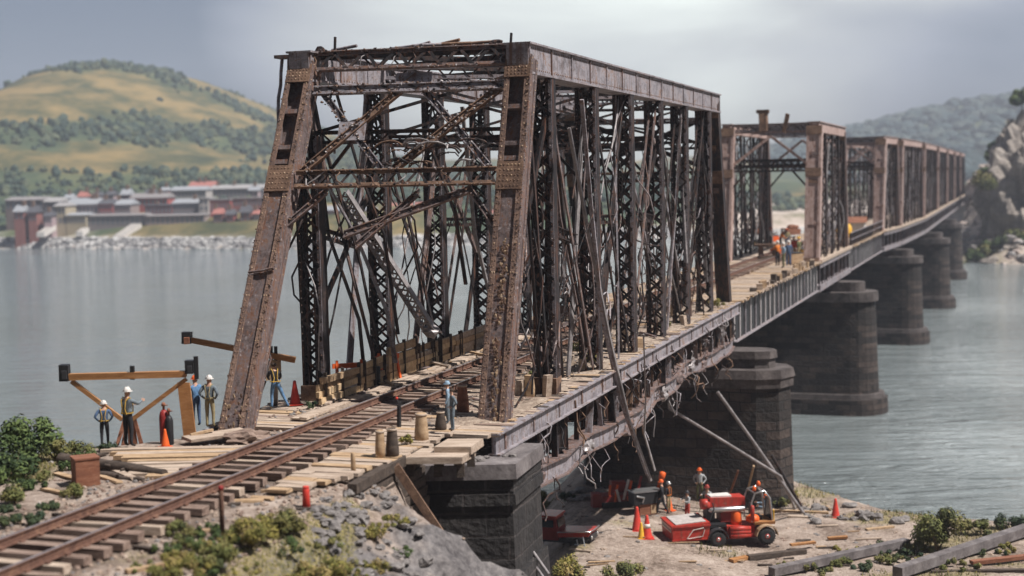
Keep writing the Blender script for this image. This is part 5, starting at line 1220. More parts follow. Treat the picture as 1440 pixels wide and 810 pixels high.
for i, (x0, y0, x1, y1, m) in enumerate(((78, 668, 108, 676, 'wood_tan'), (140, 672, 168, 681, 'wood_tan'), (96, 652, 150, 640, 'wood_dark'), (160, 663, 190, 676, 'wood_grey'), (60, 690, 92, 697, 'wood_tan'))):
    plank(['short tan plank left of the rusty crate', 'short tan plank right of the rusty crate', 'dark plank end resting on the fallen log', 'grey broken slat between the split log and the platform', 'tan stick on the sand below the left shrubs'][i], gp(x0, y0) + V((0, 0, .05)), gp(x1, y1) + V((0, 0, .05)), .16, .05, m)
# timber platform left of the track
t = thing('timber_platform', 'weathered plank platform left of the track at the water side', 'platform', (-8, 35, 0))
for k in range(11):
    Y = 33.35 + k * .33; xe = -6.84 + (Y - 34.52) * .333 - .55; xs_ = -8.7 - (Y - 33.2) * .62 + R.uniform(-.35, .25); z = ground_z((xs_ + xe) / 2, Y) + .06
    mb = MB(M[R.choice(['wood_grey', 'wood_grey', 'wood_tan'])]); mb.box(xs_ + 8, xe + 8 + R.uniform(-.15, .1), Y - 35 - .145, Y - 35 + .145 - R.uniform(0, .03), z - .05, z + .045, .015); mb.build('plank', t)
# timber apron right of the track and its retaining wall
t = thing('timber_apron', 'pale plank apron right of the track before the right end post', 'platform', BW(-1.5, -5), RZ0)
for k in range(26):
    y = -4.6 + k * .33; x0 = -.55 - .02 * k + R.uniform(-.1, .1); x1 = 1.05 - max(0, (3 - k)) * .12 + R.uniform(-.15, .1) - .055 * max(0, 12 - k)
    mb = MB(M[R.choice(['wood_grey', 'wood_grey', 'wood_tan'])])
    if R.random() < .4: xm = R.uniform(x0 + .4, x1 - .3); mb.box(x0, xm - .015, y, y + .31, -.06, R.uniform(.0, .05), .012); mb.box(xm + .015, x1, y + .01, y + .3, -.06, R.uniform(.0, .05), .012)
    else: mb.box(x0, x1, y, y + .31, -.06, R.uniform(.01, .05), .012)
    mb.build('plank', t)
t = thing('retaining_wall', 'dark stacked timber retaining wall under the edge of the plank apron', 'retaining wall', (-3.4, 31.6, 0))
a, b = V((-3.75, 31.5, 0)), V((-2.45, 36.2, 0))
for k in range(9):
    o = V((R.uniform(-.05, .05) + .05 * k * .3, 0, -.12 - k * .26)); mb = MB(M['wood_dark']); mb.beam(a + o - t.location + (b - a) * R.uniform(-.02, .06) * (1 + k * .5), b + o - t.location, .24, .245, (0, 0, 1), .02); mb.build('timber', t)
plank('long rusty steel prop leaning diagonally against the black abutment', atY(556, 655, 34.0), atY(632, 768, 34.6), .2, .14, 'rust', name='leaning_prop', up=(0, 1, 0))
plank('short rusty prop leaning beside the long one under the apron', atY(513, 684, 32.9), atY(551, 716, 33.1), .22, .16, 'rust', name='leaning_prop', up=(0, 1, 0))
for i, (xa, xb, ya, yb, z) in enumerate(((610, 662, 634, 622, .02), (565, 650, 648, 636, -.12))):
    p = at(xa, ya, z); q = at(xb, ya, z); r_ = at(xb, yb, z); mb = MB(M['wood_grey']); dx = q - p; dy = V((.3, r_.y - q.y, 0)); c = p + dx / 2 + dy / 2
    mb.obox((0, 0, 0), dx / 2, dy / 2, V((0, 0, .09)), .012)
    mb.use(M['wood_dark'])
    for s in (-.8, .1, .85): mb.obox(dx / 2 * s - dy * .3 + V((0, 0, -.26)), V((.09, 0, 0)), V((0, .07, 0)), V((0, 0, .17)), .02)
    tag(mb.build('wooden_step', loc=c), ['upper wooden step platform by the foot of the right end post', 'lower wooden step platform above the abutment'][i], 'step')
def bollard(label, p, h, r0, r1, m, rope=True, group=None):
    t = thing('wooden_bollard', label, 'bollard', p, R.uniform(0, 1), group)
    mb = MB(M[m]); mb.lathe([(r0, -.1), (r0 * .98, h * .3), (r1 * 1.05, h * .85), (r1, h * .97), (r1 * .8, h)], 12); mb.build('post', t)
    if rope: mb = MB(M['wood_grey']); mb.lathe([(r1 * 1.12, h * .9), (r1 * 1.15, h * .94), (r1 * 1.1, h * .98)], 12); mb.build('cap_band', t)
for lb, x, y, h, r0, r1, m in (('tan tapered bollard, left one of the pair on the apron', 535, 642, .66, .13, .1, 'wood_tan'), ('black bollard, right one of the pair on the apron', 552, 641, .7, .17, .12, 'wood_dark'), ('stout tan bollard standing alone beside the near rail', 593, 619, .72, .19, .14, 'wood_tan'), ('thin pale stub post near the apron edge', 497, 661, .42, .06, .05, 'wood_tan'), ('brown bollard beyond the two blue figures', 651, 578, .8, .19, .13, 'wood_red'), ('dark forked bollard left of the blue figures', 620, 604, .5, .16, .1, 'wood_dark')):
    bollard(lb, at(x, y, 0.02), h, r0, r1, m, r0 > .1)
def switch(label, p, h):
    t = thing('switch_lever', label, 'switch lever', p, 0)
    mb = MB(M['black']); mb.tube([(0, 0, -.05), (.02, 0, h * .7)], .06, 8); mb.build('stand', t); mb = MB(M['dark_metal']); mb.tube([(.02, 0, h * .68), (-.04, .02, h)], .02, 6); mb.obox((.04, 0, h * .8), V((.06, 0, 0)), V((0, .03, 0)), V((0, 0, .05))); mb.build('handle', t)
    mb = MB(M['cone_red']); mb.rock((-.04, .02, h), .04, (1, 1, 1), 2, 0); mb.build('knob', t)
switch('black lever stand between the rails and the tan bollards', at(561, 598, .05), .75)
# slim post with red top in the foreground, and the red marker next to the rubble
def marker(label, px, py, h, r, base, m, mtop):
    p = gp(px, py); t = thing('marker_post', label, 'marker post', p, .3)
    mb = MB(M[m]); mb.lathe([(r * (1.4 if base > .2 else 1), -.1), (r, h * .96), (r * .8, h)], 10); mb.build('post', t)
    mb = MB(M[mtop]); mb.lathe([(r * 1.02, h * .92), (r * 1.02, h), (r * .6, h * 1.01)], 10); mb.build('cap', t)
    mb = MB(M['wood_dark']); mb.box(-base, base, -base * .7, base * .7, -.05, .06, .01); mb.build('base', t)
marker('slim dark post with a red cap standing in front of the track', 313, 754, 1.0, .05, .16, 'rail_side', 'red_dark')
marker('short thick red marker post beside the grey rubble', 431, 716, .5, .07, .22, 'cone_red', 'cone_red')

# timber screen and drums along the left truss
scr = [(448, 541, 505, 519, 30), (506, 517, 540, 500, 32), (560, 500, 612, 478, 26), (612, 470, 650, 447, 30), (640, 450, 690, 428, 30), (545, 468, 585, 455, 40), (590, 455, 620, 438, 30)]
for i, (x0, y0, x1, y1, hpx) in enumerate(scr):
    t_inv = None
    def on(x, y):     # on the line of the left truss, half a metre inside it
        d = ray(x, 500); o = BW(-6.05, 0); k = D0; # intersect the vertical view plane with the line
        den = d.x * k.y - d.y * k.x; s_ = (o.x * d.y - o.y * d.x) / den if abs(den) > 1e-6 else 0
        return o + k * s_
    a = on(x0, y0); b = on(x1, y1); H_ = .74 if i != 5 else 1.05
    t = thing('timber_screen', ['stack of tan boards at the near end of the left truss', 'grey-green board pile next to the first left post', 'tan slatted barrier at the second left post', 'boards leaning against the third left post', 'tall orange plank fence farthest along the left truss', 'square plywood sheet standing behind the slatted barrier', 'orange plywood sheet left of the third post'][i], 'boards', (a.x, a.y, .05))
    d = b - a
    for r_ in range(4):
        mb = MB(M[R.choice(['wood_tan', 'wood_light', 'wood_light', 'wood_grey'])]); z = .1 + r_ * H_ / 3.6; o = V((R.uniform(-.06, .06), R.uniform(-.05, .05), z))
        mb.beam(o + d * R.uniform(-.04, .04), o + d * R.uniform(.93, 1.04) + V((0, 0, R.uniform(-.05, .08))), .11, H_ / 3.9, (0, 0, 1), .015); mb.build('board', t)
    for f in (.08, .5, .92): mb = MB(M['wood_dark']); q = d * f + V((.07, .05, 0)); mb.box(q.x - .05, q.x + .05, q.y - .05, q.y + .05, 0, H_ + .2, .01); mb.build('upright', t)
def drum(label, p, m, h=.85, r=.24):
    t = thing('steel_drum', label, 'drum', p, 0)
    mb = MB(M[m]); mb.lathe([(r, 0), (r, h * .3), (r * 1.05, h * .32), (r, h * .34), (r, h * .64), (r * 1.05, h * .66), (r, h * .68), (r, h)], 16); mb.build('shell', t)
    mb = MB(M['dark_metal']); mb.lathe([(r * .98, h + .001), (r * .98, h + .02)], 16); mb.build('lid', t)
p = BW(-6.3, 5.1); drum('black drum at the foot of the first left post', (p.x, p.y, .02), 'black', .7, .2)
p = BW(-6.1, 5.6); drum('second black drum, right beside the first', (p.x, p.y, .02), 'black', .62, .19)
def barricade(label, p, rz, m='orange'):
    t = thing('barricade', label, 'barricade', p, rz)
    for x in (-.4, .4):
        for s in (-1, 1): mb = MB(M[m]); mb.beam((x, s * .22, 0), (x, 0, .95), .08, .06); mb.build('leg', t)
    for z in (.45, .78): mb = MB(M['white' if z < .5 and m == 'orange' else m]); mb.box(-.55, .55, -.04, .04, z - .08, z + .08, .008); mb.build('cross_board', t)
p = BW(-6.6, 4.7); barricade('orange barricade by the black drums at the first left post', (p.x, p.y, .02), RZ0 + .6)
p = BW(-6.2, 6.9); barricade('orange barricade in front of the board stack on the left truss side', (p.x, p.y, .02), RZ0 + 1.2)
t = thing('walkway', 'pale walkway boards laid along the left side of the track on the bridge', 'walkway', BW(-5.5, -1.2, .0), RZ0)
for k in range(9):
    for e in (0, 1):
        mb = MB(M['wood_grey']); mb.box(-.2 + e * .26 + R.uniform(-.03, .03), .03 + e * .26, k * 3.02, k * 3.02 + 2.98, .03, .09 + R.uniform(-.01, .02), .015); mb.build('plank', t)
# rusted table on the far deck
p = at(1080, 363, .06); t = thing('rusty_table', 'rusty steel work table on the far deck beside the group', 'table', p, RZ0)
mb = MB(M['rust']); mb.box(-1.05, 1.05, -.5, .5, .95, 1.1, .01); mb.build('table_top', t)
for x in (-.55, .55): mb = MB(M['rust']); mb.box(x - .16, x + .16, -.3, .3, 0, .948, .01); mb.build('leg', t)
p = at(1187, 334, .06); mb = MB(M['yellow']); mb.lathe([(.75, 0), (.8, .3), (.8, 1.0), (.6, 1.35), (.2, 1.45)], 16); tag(mb.build('yellow_tank', loc=p), 'round yellow tank on the far deck between the trusses', 'tank')
p = at(1200, 330, .06); t = thing('work_shed', 'low wooden shed with pitched roof past the second truss', 'shed', p, RZ0)
mb = MB(M['white']); mb.box(-1.2, 1.2, -1, 1, 0, 1.3, .01); mb.build('wall', t); mb = MB(M['wood_red']); mb.add([(-1.4, -1.2, 1.3), (1.4, -1.2, 1.3), (1.4, 1.2, 1.3), (-1.4, 1.2, 1.3), (-1.4, 0, 1.9), (1.4, 0, 1.9)], [(0, 1, 5, 4), (2, 3, 4, 5), (1, 2, 5), (3, 0, 4), (0, 3, 2, 1)]); mb.build('roof', t)
for i, (x, y, m) in enumerate(((1131, 378, 'olive'), (1065, 330, 'wood_red'), (1112, 330, 'wood_red'))):
    if m == 'olive': continue
    p = at(x, y, .06); mb = MB(M[m]); mb.obox((0, 0, .35), V((.8, .3, 0)), V((-.25, .6, 0)), V((0, 0, .35)), .08); mb.rock((.2, 0, .8), .45, (1.3, 1, .7), 2, .4); tag(mb.build('scrap_heap', loc=p), ['', 'low brown scrap heap left of the rusty table on the far deck', 'brown scrap heap behind the group on the far deck'][i], 'scrap heap')
GEAR = [('orange', 1090, 358, 'orange gear box by the rusty table on the far deck'), ('yellow', 1128, 360, 'yellow gear box right of the group on the far deck'), ('white', 1105, 344, 'white gear box behind the group on the far deck'), ('red', 1119, 350, 'red gear box behind the olive clad worker on the far deck'), ('orange', 1088, 340, 'orange gear box farther back along the far deck track'), ('yellow', 1066, 346, 'yellow gear box left of the rusty table on the far deck'), ('white', 1050, 345, 'white gear box by the worker inside the second truss'), ('wood_tan', 1118, 371, 'tan gear box nearest the deck edge among the group'), ('red', 1183, 325, 'red gear box by the yellow tank past the second truss'), ('orange', 1195, 322, 'orange gear box near the low shed past the second truss')]
for m_, x, y, lb in GEAR:
    p = at(x, y, .06); t = thing('gear_box', lb, 'gear box', p, R.uniform(0, 1.5)); s_ = R.uniform(.3, .5); mb = MB(M[m_]); mb.box(-s_, s_, -.3, .3, 0, s_ * 1.5, .03); mb.build('body', t); mb = MB(M['dark_metal']); mb.box(-s_ - .02, s_ + .02, -.32, .32, s_ * 1.5 + .035, s_ * 1.5 + .1, .01); mb.build('lid', t)
# row of timber stubs along the far deck edge
a, b = AX[1], AX[2]; d = (b - a).normalized(); pr = V((d.y, -d.x, 0))
for k in range(22):
    l = 6 + k * 1.15; p = a + d * l + pr * (.55 + R.uniform(-.1, .1)); mb = MB(M[R.choice(['wood_tan', 'wood_grey', 'wood_dark'])]); mb.box(-.16, .16, -.18, .18, 0, R.uniform(.2, .55), .02)
    o = mb.build('timber_block', loc=(p.x, p.y, .05)); o.rotation_euler = (0, 0, R.uniform(-.4, .4)); tag(o, 'short sawn timber block standing on the edge of the girder span deck', 'timber block', 'timber blocks along the girder span edge')

# ------------------------------------------------------------------ machines on the bank
def wheel(t, c, r, w, rim='red'):
    Mx = Matrix.Rotation(-PI / 2, 3, 'X'); wl = MB(M['tyre']); wl.lathe([(r * .62, -w / 2), (r * .93, -w / 2), (r, -w * .32), (r, w * .32), (r * .93, w / 2), (r * .62, w / 2)], 24, (0, 0, 0), Mx)
    for k in range(20):
        a = k * PI / 10; wl.obox(V((r * math.cos(a), 0, r * math.sin(a))), V((-math.sin(a), 0, math.cos(a))) * .03, V((0, w * .45, 0)), V((math.cos(a), 0, math.sin(a))) * .018)
    o = wl.build('wheel', t); o.location = c
    rm_ = MB(M[rim]); rm_.lathe([(r * .6, -w * .42), (r * .62, -w * .48), (r * .36, -w * .3), (r * .3, -w * .5), (r * .1, -w * .55)], 20, (0, 0, 0), Mx); rm_.use(M['silver']); rm_.lathe([(r * .2, -w * .51), (r * .18, -w * .56), (r * .1, -w * .6)], 14, (0, 0, 0), Mx)
    for k in range(6): a = k * PI / 3; rm_.dome(V((r * .46 * math.cos(a), -w * .41, r * .46 * math.sin(a))) if False else V((r * .45 * math.cos(a), -w * .42, r * .45 * math.sin(a))), V((0, -1, 0)), .02)
    rm_.build('rim', o)
def machine():
    p = gp(1002, 763); t = thing('mobile_crane', 'red four-wheeled crane tractor with a big box on its left end, parked on the bank', 'crane tractor', p, .16)
    # local: x along the machine (0 = left wheel), y away from the viewer
    def B(nm, m, b, par=t, jit=.0): mb = MB(M[m]); mb.box(*b, jit); return mb.build(nm, par)
    bx = MB(M['red']); bx.add([(-2.15, -.9, .3), (-.45, -.9, .42), (-.45, .95, .42), (-2.15, .95, .3), (-2.2, -.95, 1.12), (-.4, -.95, 1.22), (-.4, 1.0, 1.22), (-2.2, 1.0, 1.12)], [(0, 1, 5, 4), (1, 2, 6, 5), (2, 3, 7, 6), (3, 0, 4, 7), (4, 5, 6, 7), (0, 3, 2, 1)]); box = bx.build('engine_box', t)
    mb = MB(M['riprap_grey']); mb.add([(-2.0, -.8, 1.14), (-.55, -.8, 1.225), (-.55, .85, 1.225), (-2.0, .85, 1.14), (-2.0, -.8, 1.17), (-.55, -.8, 1.255), (-.55, .85, 1.255), (-2.0, .85, 1.17)], [(0, 1, 5, 4), (1, 2, 6, 5), (2, 3, 7, 6), (3, 0, 4, 7), (4, 5, 6, 7)]); mb.build('lid', box)
    mb = MB(M['red']); mb.box(-2.23, -.38, -.99, -.955, 1.06, 1.14); mb.box(-2.24, -2.205, -.95, 1.0, 1.05, 1.13); mb.box(-2.2, -.45, -.93, -.905, .42, .47); mb.build('edge_trim', box)
    gl = MB(M['silver']); gl.box(-2.215, -2.195, -.75, .8, .78, .98); gl.use(M['dark_metal'])
    for k in range(8): gl.box(-2.222, -2.214, -.68 + k * .18, -.58 + k * .18, .82, .94)
    gl.build('nameplate', box)
    st = MB(M['white']); st.tube([(-1.5, -.945, .5), (-1.2, -.96, .9), (-.7, -.965, .98)], .02, 5); st.tube([(-1.45, -.94, .5), (-.75, -.945, .58), (-.66, -.96, .9)], .018, 5); st.build('stripe', box)
    B('tow_hitch', 'dark_metal', (-1.95, -1.5, -.15, .15, .1, .32)); mb = MB(M['orange']); mb.lathe([(.1, 0), (.1, .28), (.06, .3)], 10, (-2.0, -1.1, 0)); mb.build('jack_foot', t)
    B('chassis', 'red_dark', (-.5, 2.75, -.55, .55, .28, .5)); B('axle', 'dark_metal', (-.06, .06, -.8, .8, .3, .42)); B('axle', 'dark_metal', (2.3, 2.42, -.8, .8, .3, .42))
    for x in (0, 2.36):
        for y in (-.82, .82): wheel(t, (x, y, .38), .38 if x < 1 else .4, .26)
    def fender(x, y, r, m):
        mb = MB(M[m]); vs = []; n = 10
        for k in range(n + 1):
            a = PI * (.02 + .96 * k / n)
            for (rr, yy) in ((r, y - .17), (r, y + .17), (r + .04, y + .17), (r + .04, y - .17)): vs.append((x + rr * math.cos(a), yy, .38 + rr * math.sin(a)))
        fs = [(0, 1, 2, 3), tuple(4 * n + k for k in (3, 2, 1, 0))]
        for k in range(n):
            for e in range(4): fs.append((4 * k + e, 4 * k + (e + 1) % 4, 4 * k + 4 + (e + 1) % 4, 4 * k + 4 + e))
        mb.add(vs, fs); mb.build('fender', t)
    for y in (-.82, .82): fender(0, y, .46, 'dark_metal'); fender(2.36, y, .5, 'wood_tan')
    B('bonnet', 'black', (-.4, .5, -.6, .6, .86, 1.0)); B('hood_panel', 'wood_orange', (1.85, 2.85, -.7, .7, .88, 1.02), jit=.02)
    mb = MB(M['red'])
    for k in range(3): mb.lathe([(.13, -.5), (.14, 0), (.11, .5)], 12, (1.15, -.62, .42 + k * .16), Matrix.Rotation(PI / 2, 3, 'Y'))
    mb.box(.55, 1.9, -.5, .5, .5, .86); mb.build('engine_block', t)
    mb = MB(M['orange']); mb.lathe([(.26, 0), (.3, .2), (.26, .55), (.2, .7)], 14, (1.1, -.1, .86)); mb.rock((1.85, -.35, 1.12), .27, (1.2, 1, .8), 3, .08, smooth=True); mb.build('pump_housing', t)
    mb = MB(M['silver']); mb.lathe([(.05, -1.0), (.12, -.9), (.13, 0), (.12, .7), (.07, .8)], 14, (.75, -.25, 1.6), Matrix.Rotation(PI / 2, 3, 'Y')); mb.build('boom_cylinder', t)
    mb = MB(M['red']); mb.obox((.7, .2, 1.95), V((.85, 0, 0)), V((0, .4, 0)), V((0, 0, .2)), .03); mb.lathe([(.24, -.2), (.25, 0), (.23, .2)], 14, (-.35, .0, 1.85), Matrix.Rotation(PI / 2, 3, 'Y')); mb.build('tank', t)
    mb = MB(M['white']); mb.obox((.4, .2, 2.19), V((.5, 0, 0)), V((0, .32, 0)), V((0, 0, .035)), .01); mb.build('tank_lid', t)
    B('turret_post', 'red_dark', (.35, .85, -.2, .5, 1.0, 1.75)); B('turret_post', 'dark_metal', (-.3, .1, -.1, .5, 1.0, 1.7))
    cf = MB(M['silver'])
    for y in (-.55, .55):
        cf.tube([(1.75, y, 1.0), (1.72, y, 1.9), (1.9, y, 2.35), (2.35, y, 2.45), (2.62, y, 2.1), (2.7, y, 1.5), (2.75, y, 1.0)], .045, 7)
    for (x, z) in ((1.9, 2.35), (2.35, 2.45)): cf.tube([(x, -.55, z), (x, .55, z)], .035, 6)
    cab = cf.build('cab_frame', t)
    mb = MB(M['glass']); mb.box(2.74, 2.77, -.5, .5, 1.02, 2.0); mb.build('windscreen', cab)
    mb = MB(M['yellow']); mb.obox((2.82, -.1, 1.2), V((.02, 0, 0)), V((0, .45, 0)), V((0, 0, .3)), .01); mb.build('mud_flap', t)
    B('seat', 'black', (1.95, 2.35, -.3, .3, 1.02, 1.2)); B('seat_back', 'black', (1.86, 1.95, -.3, .3, 1.2, 1.75))
    mb = MB(M['dark_metal']); mb.tube([(-.25, -.4, 1.2), (-.05, -.45, 1.7), (-.12, -.45, 2.0)], .03, 6); mb.tube([(2.8, -.3, .9), (3.5, -.3, 1.05)], .025, 6); mb.tube([(1.0, .6, 1), (.9, .6, 2.4)], .03, 6); mb.build('lever', t)
    for (x, y, z) in ((1.9, -.45, 2.45), (2.3, .1, 2.55)): mb = MB(M['orange']); mb.lathe([(.09, 0), (.1, .12), (.06, .22), (.02, .24)], 10, (x, y, z)); mb.build('beacon', t)
    for (x, z0, z1) in ((1.75, 1.1, 1.75),): mb = MB(M['red']); mb.lathe([(.1, z0), (.1, z1), (.05, z1 + .06)], 10, (x, -.62, 0)); mb.build('extinguisher', t)
machine()
def small_truck():
    p = gp(790, 769); t = thing('red_truck', 'small dark red flatbed truck parked beside the abutment', 'truck', p, -.38)
    def B(nm, m, b, par=t, jit=.0): mb = MB(M[m]); mb.box(*b, jit); return mb.build(nm, par)
    B('chassis', 'dark_metal', (-1.4, 1.35, -.45, .45, .32, .5))
    cab = MB(M['red_dark']); cab.add([(-.95, -.62, .45), (.05, -.62, .45), (.05, .62, .45), (-.95, .62, .45), (-.85, -.56, 1.42), (-.1, -.56, 1.5), (-.1, .56, 1.5), (-.85, .56, 1.42)], [(0, 1, 5, 4), (1, 2, 6, 5), (2, 3, 7, 6), (3, 0, 4, 7), (4, 5, 6, 7), (0, 3, 2, 1)]); c = cab.build('cab', t)
    B('cab_roof', 'red', (-.92, -.02, -.62, .62, 1.5, 1.58), c, .01)
    mb = MB(M['glass']); mb.obox((-.45, -.602, 1.2), V((.28, 0, 0)), V((0, .01, -.001)), V((0, .008, .17))); mb.obox((.0, 0, 1.2), V((.008, 0, 0)), V((0, .45, 0)), V((-.03, 0, .18))); mb.build('window', c)
    fl = MB(M['red']); fl.add([(.06, -.7, .62), (1.5, -.62, .72), (1.5, .62, .72), (.06, .7, .62), (.06, -.72, .84), (1.62, -.64, .95), (1.62, .64, .95), (.06, .72, .84)], [(0, 1, 5, 4), (1, 2, 6, 5), (2, 3, 7, 6), (3, 0, 4, 7), (4, 5, 6, 7), (0, 3, 2, 1)]); b = fl.build('bonnet', t)
    mb = MB(M['silver']); mb.tube([(.06, -.73, .86), (1.62, -.65, .97), (1.66, 0, .98), (1.62, .65, .97)], .03, 6); mb.build('bonnet_trim', b)
    mb = MB(M['dark_metal']); mb.box(1.5, 1.6, -.5, .5, .5, .75); mb.build('grille', b)
    for y in (-.42, .42): mb = MB(M['silver']); mb.lathe([(.09, 0), (.08, .04)], 12, (1.6, y, .66), Matrix.Rotation(PI / 2, 3, 'Y')); mb.build('headlight', t)
    B('flatbed', 'wood_grey', (-2.2, -1.0, -.65, .65, .62, .7), jit=.02)
    for x in (-1.5, .95):
        for y in (-.6, .6): wheel(t, (x, y, .3), .3, .2, 'silver')
    mb = MB(M['silver']); mb.tube([(1.3, -.75, .75), (1.45, -.9, .3)], .03, 6); mb.tube([(1.0, -.75, .6), (1.25, -1.0, .02)], .03, 6); mb.build('winch_leg', t)
small_truck()
p = gp(868, 711); t = thing('red_excavator', 'faded red excavator parked in the shade under the bridge', 'excavator', p, .2)
mb = MB(M['red_dark']); mb.box(-1.3, 1.1, -.6, .6, .15, .8, .03); mb.build('body', t)
for y in (-.6, .6): mb = MB(M['tyre']); mb.box(-1.2, 1.2, y - .16, y + .16, 0, .4, .02); mb.build('track', t)
mb = MB(M['red_dark']); mb.obox((-1.5, -.3, .55), V((.3, 0, 0)), V((0, .3, 0)), V((0, 0, .45)), .03); mb.build('counterweight', t)
mb = MB(M['red_dark']); mb.obox((.1, .2, 1.25), V((.5, 0, 0)), V((0, .35, 0)), V((0, 0, .35)), .08); mb.build('cab', t)
for a, b, m in (((-.7, -.5, .5), (-.6, -.5, 1.5), 'orange'), ((-.35, -.6, .3), (-.1, -.5, 1.5), 'orange'), ((.25, -.6, .5), (.65, -.5, 1.8), 'white'), ((.6, -.6, .8), (.85, -.5, 1.7), 'orange'), ((1.3, -.3, .9), (1.6, -.2, 1.9), 'red_dark'), ((.05, -.65, .2), (-.2, -.6, 1.2), 'white')): mb = MB(M[m]); mb.beam(a, b, .14, .1, (0, 1, 0), .01); mb.build('arm_bar', t)
mb = MB(M['orange']); mb.lathe([(.1, 0), (.3, .1), (.34, .35), (.3, .38)], 14, (.8, -.7, .35)); mb.build('bucket', t); t.scale = (.78, .78, .78)
p = gp(906, 722); t = thing('compressor', 'black compressor on a brown skid between the excavator and the red machine', 'compressor', p, .35)
mb = MB(M['black']); mb.box(-.7, .8, -.4, .4, .55, 1.15, .03); mb.build('housing', t)
mb = MB(M['silver']); mb.box(-.72, .82, -.42, .42, 1.152, 1.2, .01); mb.tube([(-.6, -.43, 1.0), (-.2, -.45, .9), (-.3, -.43, .65)], .05, 7); mb.build('top_rail', t)
mb = MB(M['wood_red']); mb.box(-.4, .55, -.35, .35, 0, .548, .02); mb.build('skid', t); mb = MB(M['wood_tan']); mb.box(.2, .5, -.38, -.352, .05, .5); mb.build('side_board', t)
p = gp(926, 716); mb = MB(M['orange']); mb.lathe([(.1, 0), (.12, .05), (.13, .7), (.16, .75), (.16, 1.0), (.08, 1.05)], 12, (0, 0, .9), Matrix.Rotation(.25, 3, 'Y')); mb.use(M['black']); mb.tube([(0, 0, 0), (.02, 0, .95)], .03, 6); tag(mb.build('warning_lamp_post', loc=p), 'tilted orange warning lamp post behind the black clad worker', 'warning post')
for i, (x, y, h, m, tp, lb, co) in enumerate(((896, 746, 1.15, 'cone_red', None, 'tall red cone, left one of the trio on the bank', None), (902, 757, .75, 'yellow', None, 'yellow cone in the middle of the trio on the bank', None), (910, 757, 1.1, 'cone_red', None, 'pinkish red cone, right one of the trio on the bank', 'white'), (1175, 727, .95, 'cone_red', None, 'red cone standing alone at the water edge of the bank', None), (941, 718, .9, 'orange', None, 'orange cone half hidden behind the red machine', None), (1012, 708, 1.0, 'orange', 'white', 'slim orange cone with pale top behind the red machine', 'white'))):
    cone(lb, gp(x, y), m, h, tp, co)
# braces leaning on the first pier, fallen sticks
def pipe(label, pts, r, m='steel_pale'):
    a = V(pts[0]); mb = MB(M[m]); mb.tube([V(p) - a for p in pts], r, 8); tag(mb.build('steel_prop', loc=a), label, 'prop')
e = gp(1118, 716); f = gp(1130, 722)
pipe('long grey steel prop slanting across the face of the nearest pier', [atY(940, 512, 69.5), atY(941, 574, 69.5), atY(1030, 628, 70.5), atY(1098, 670, 71.3), e], .075)
pipe('steeper grey steel prop on the nose of the nearest pier', [atY(1009, 551, 70.8), atY(1060, 622, 71.2), f], .085)
pipe('dark steel bar leaning just behind the steeper prop', [atY(1085, 640, 72), gp(1128, 714)], .08, 'steel_dark')
pipe('brown pole leaning against the foot of the nearest pier', [atY(1038, 662, 71), gp(1020, 712)], .06, 'wood_red')
pipe('tan pole leaning beside the brown one on the nearest pier', [atY(1060, 655, 71.2), gp(1047, 708)], .06, 'wood_tan')
pipe('pair of bent rails leaning at the foot of the abutment, upper one', [atY(727, 728, 39.4), atY(742, 765, 38.6), atY(772, 808, 37.6)], .045)
pipe('pair of bent rails leaning at the foot of the abutment, lower one', [atY(729, 742, 39.2), atY(746, 785, 38.4), atY(764, 812, 37.6)], .04)
# ------------------------------------------------------------------ vegetation
def shrub(label, loc, rx, h, pal, n, ls, name='shrub', cat='shrub', group=None, ry=None, lumps=9, stems=5, tall=False):
    t = thing(name, label, cat, loc, R.uniform(0, 6), group); ry = ry or rx
    cs = []
    for k in range(lumps):
        a = R.uniform(0, 2 * PI); q = R.random() ** .6
        cs.append((V((math.cos(a) * q * rx * .75, math.sin(a) * q * ry * .75, h * (.25 + .6 * R.random() * (1 - .45 * q)))), R.uniform(.24, .46) * min(rx, h * .9), R.choice((0, 0, 1, 1, 2))))
    mb = MB()
    for k in range(n):
        c, r, mi = R.choice(cs); d = V((R.gauss(0, 1), R.gauss(0, 1), R.gauss(0, 1))).normalized(); p = c + d * r * (R.random() ** .35) * R.uniform(.8, 1.18)
        if p.z < .0: p.z = R.uniform(0, .06)
        mb.use(LEAF[pal][mi if R.random() < .7 else R.randrange(3)])
        s = ls * R.uniform(.6, 1.4); nn = (d + V((R.uniform(-.8, .8), R.uniform(-.8, .8), R.uniform(-.2, 1)))).normalized(); a = nn.orthogonal().normalized(); b = nn.cross(a); th = R.uniform(0, 6.28); a, b = a * math.cos(th) + b * math.sin(th), b * math.cos(th) - a * math.sin(th)
        mb.add([p - a * s, p + b * s * .45, p + a * s, p - b * s * .45], [(0, 1, 2, 3)])
    mb.build('foliage', t, normals=False)
    sb = MB(M['stem'])
    for k in range(stems):
        c = R.choice(cs)[0]; sb.tube([(R.uniform(-.1, .1) * rx, R.uniform(-.1, .1) * ry, -.1), V((c.x * .5, c.y * .5, c.z * .5)) + V((R.uniform(-.05, .05), R.uniform(-.05, .05), 0)), c], [.03 * h ** .5, .02 * h ** .5, .008], 5)
    for k in range(int(stems * 1.5)):
        c, r, _ = R.choice(cs); d = V((R.gauss(0, 1), R.gauss(0, 1), abs(R.gauss(0, 1)))).normalized(); sb.tube([c, c + d * r * 1.35], [.012, .004], 4)
    sb.build('stem', t)
    return t
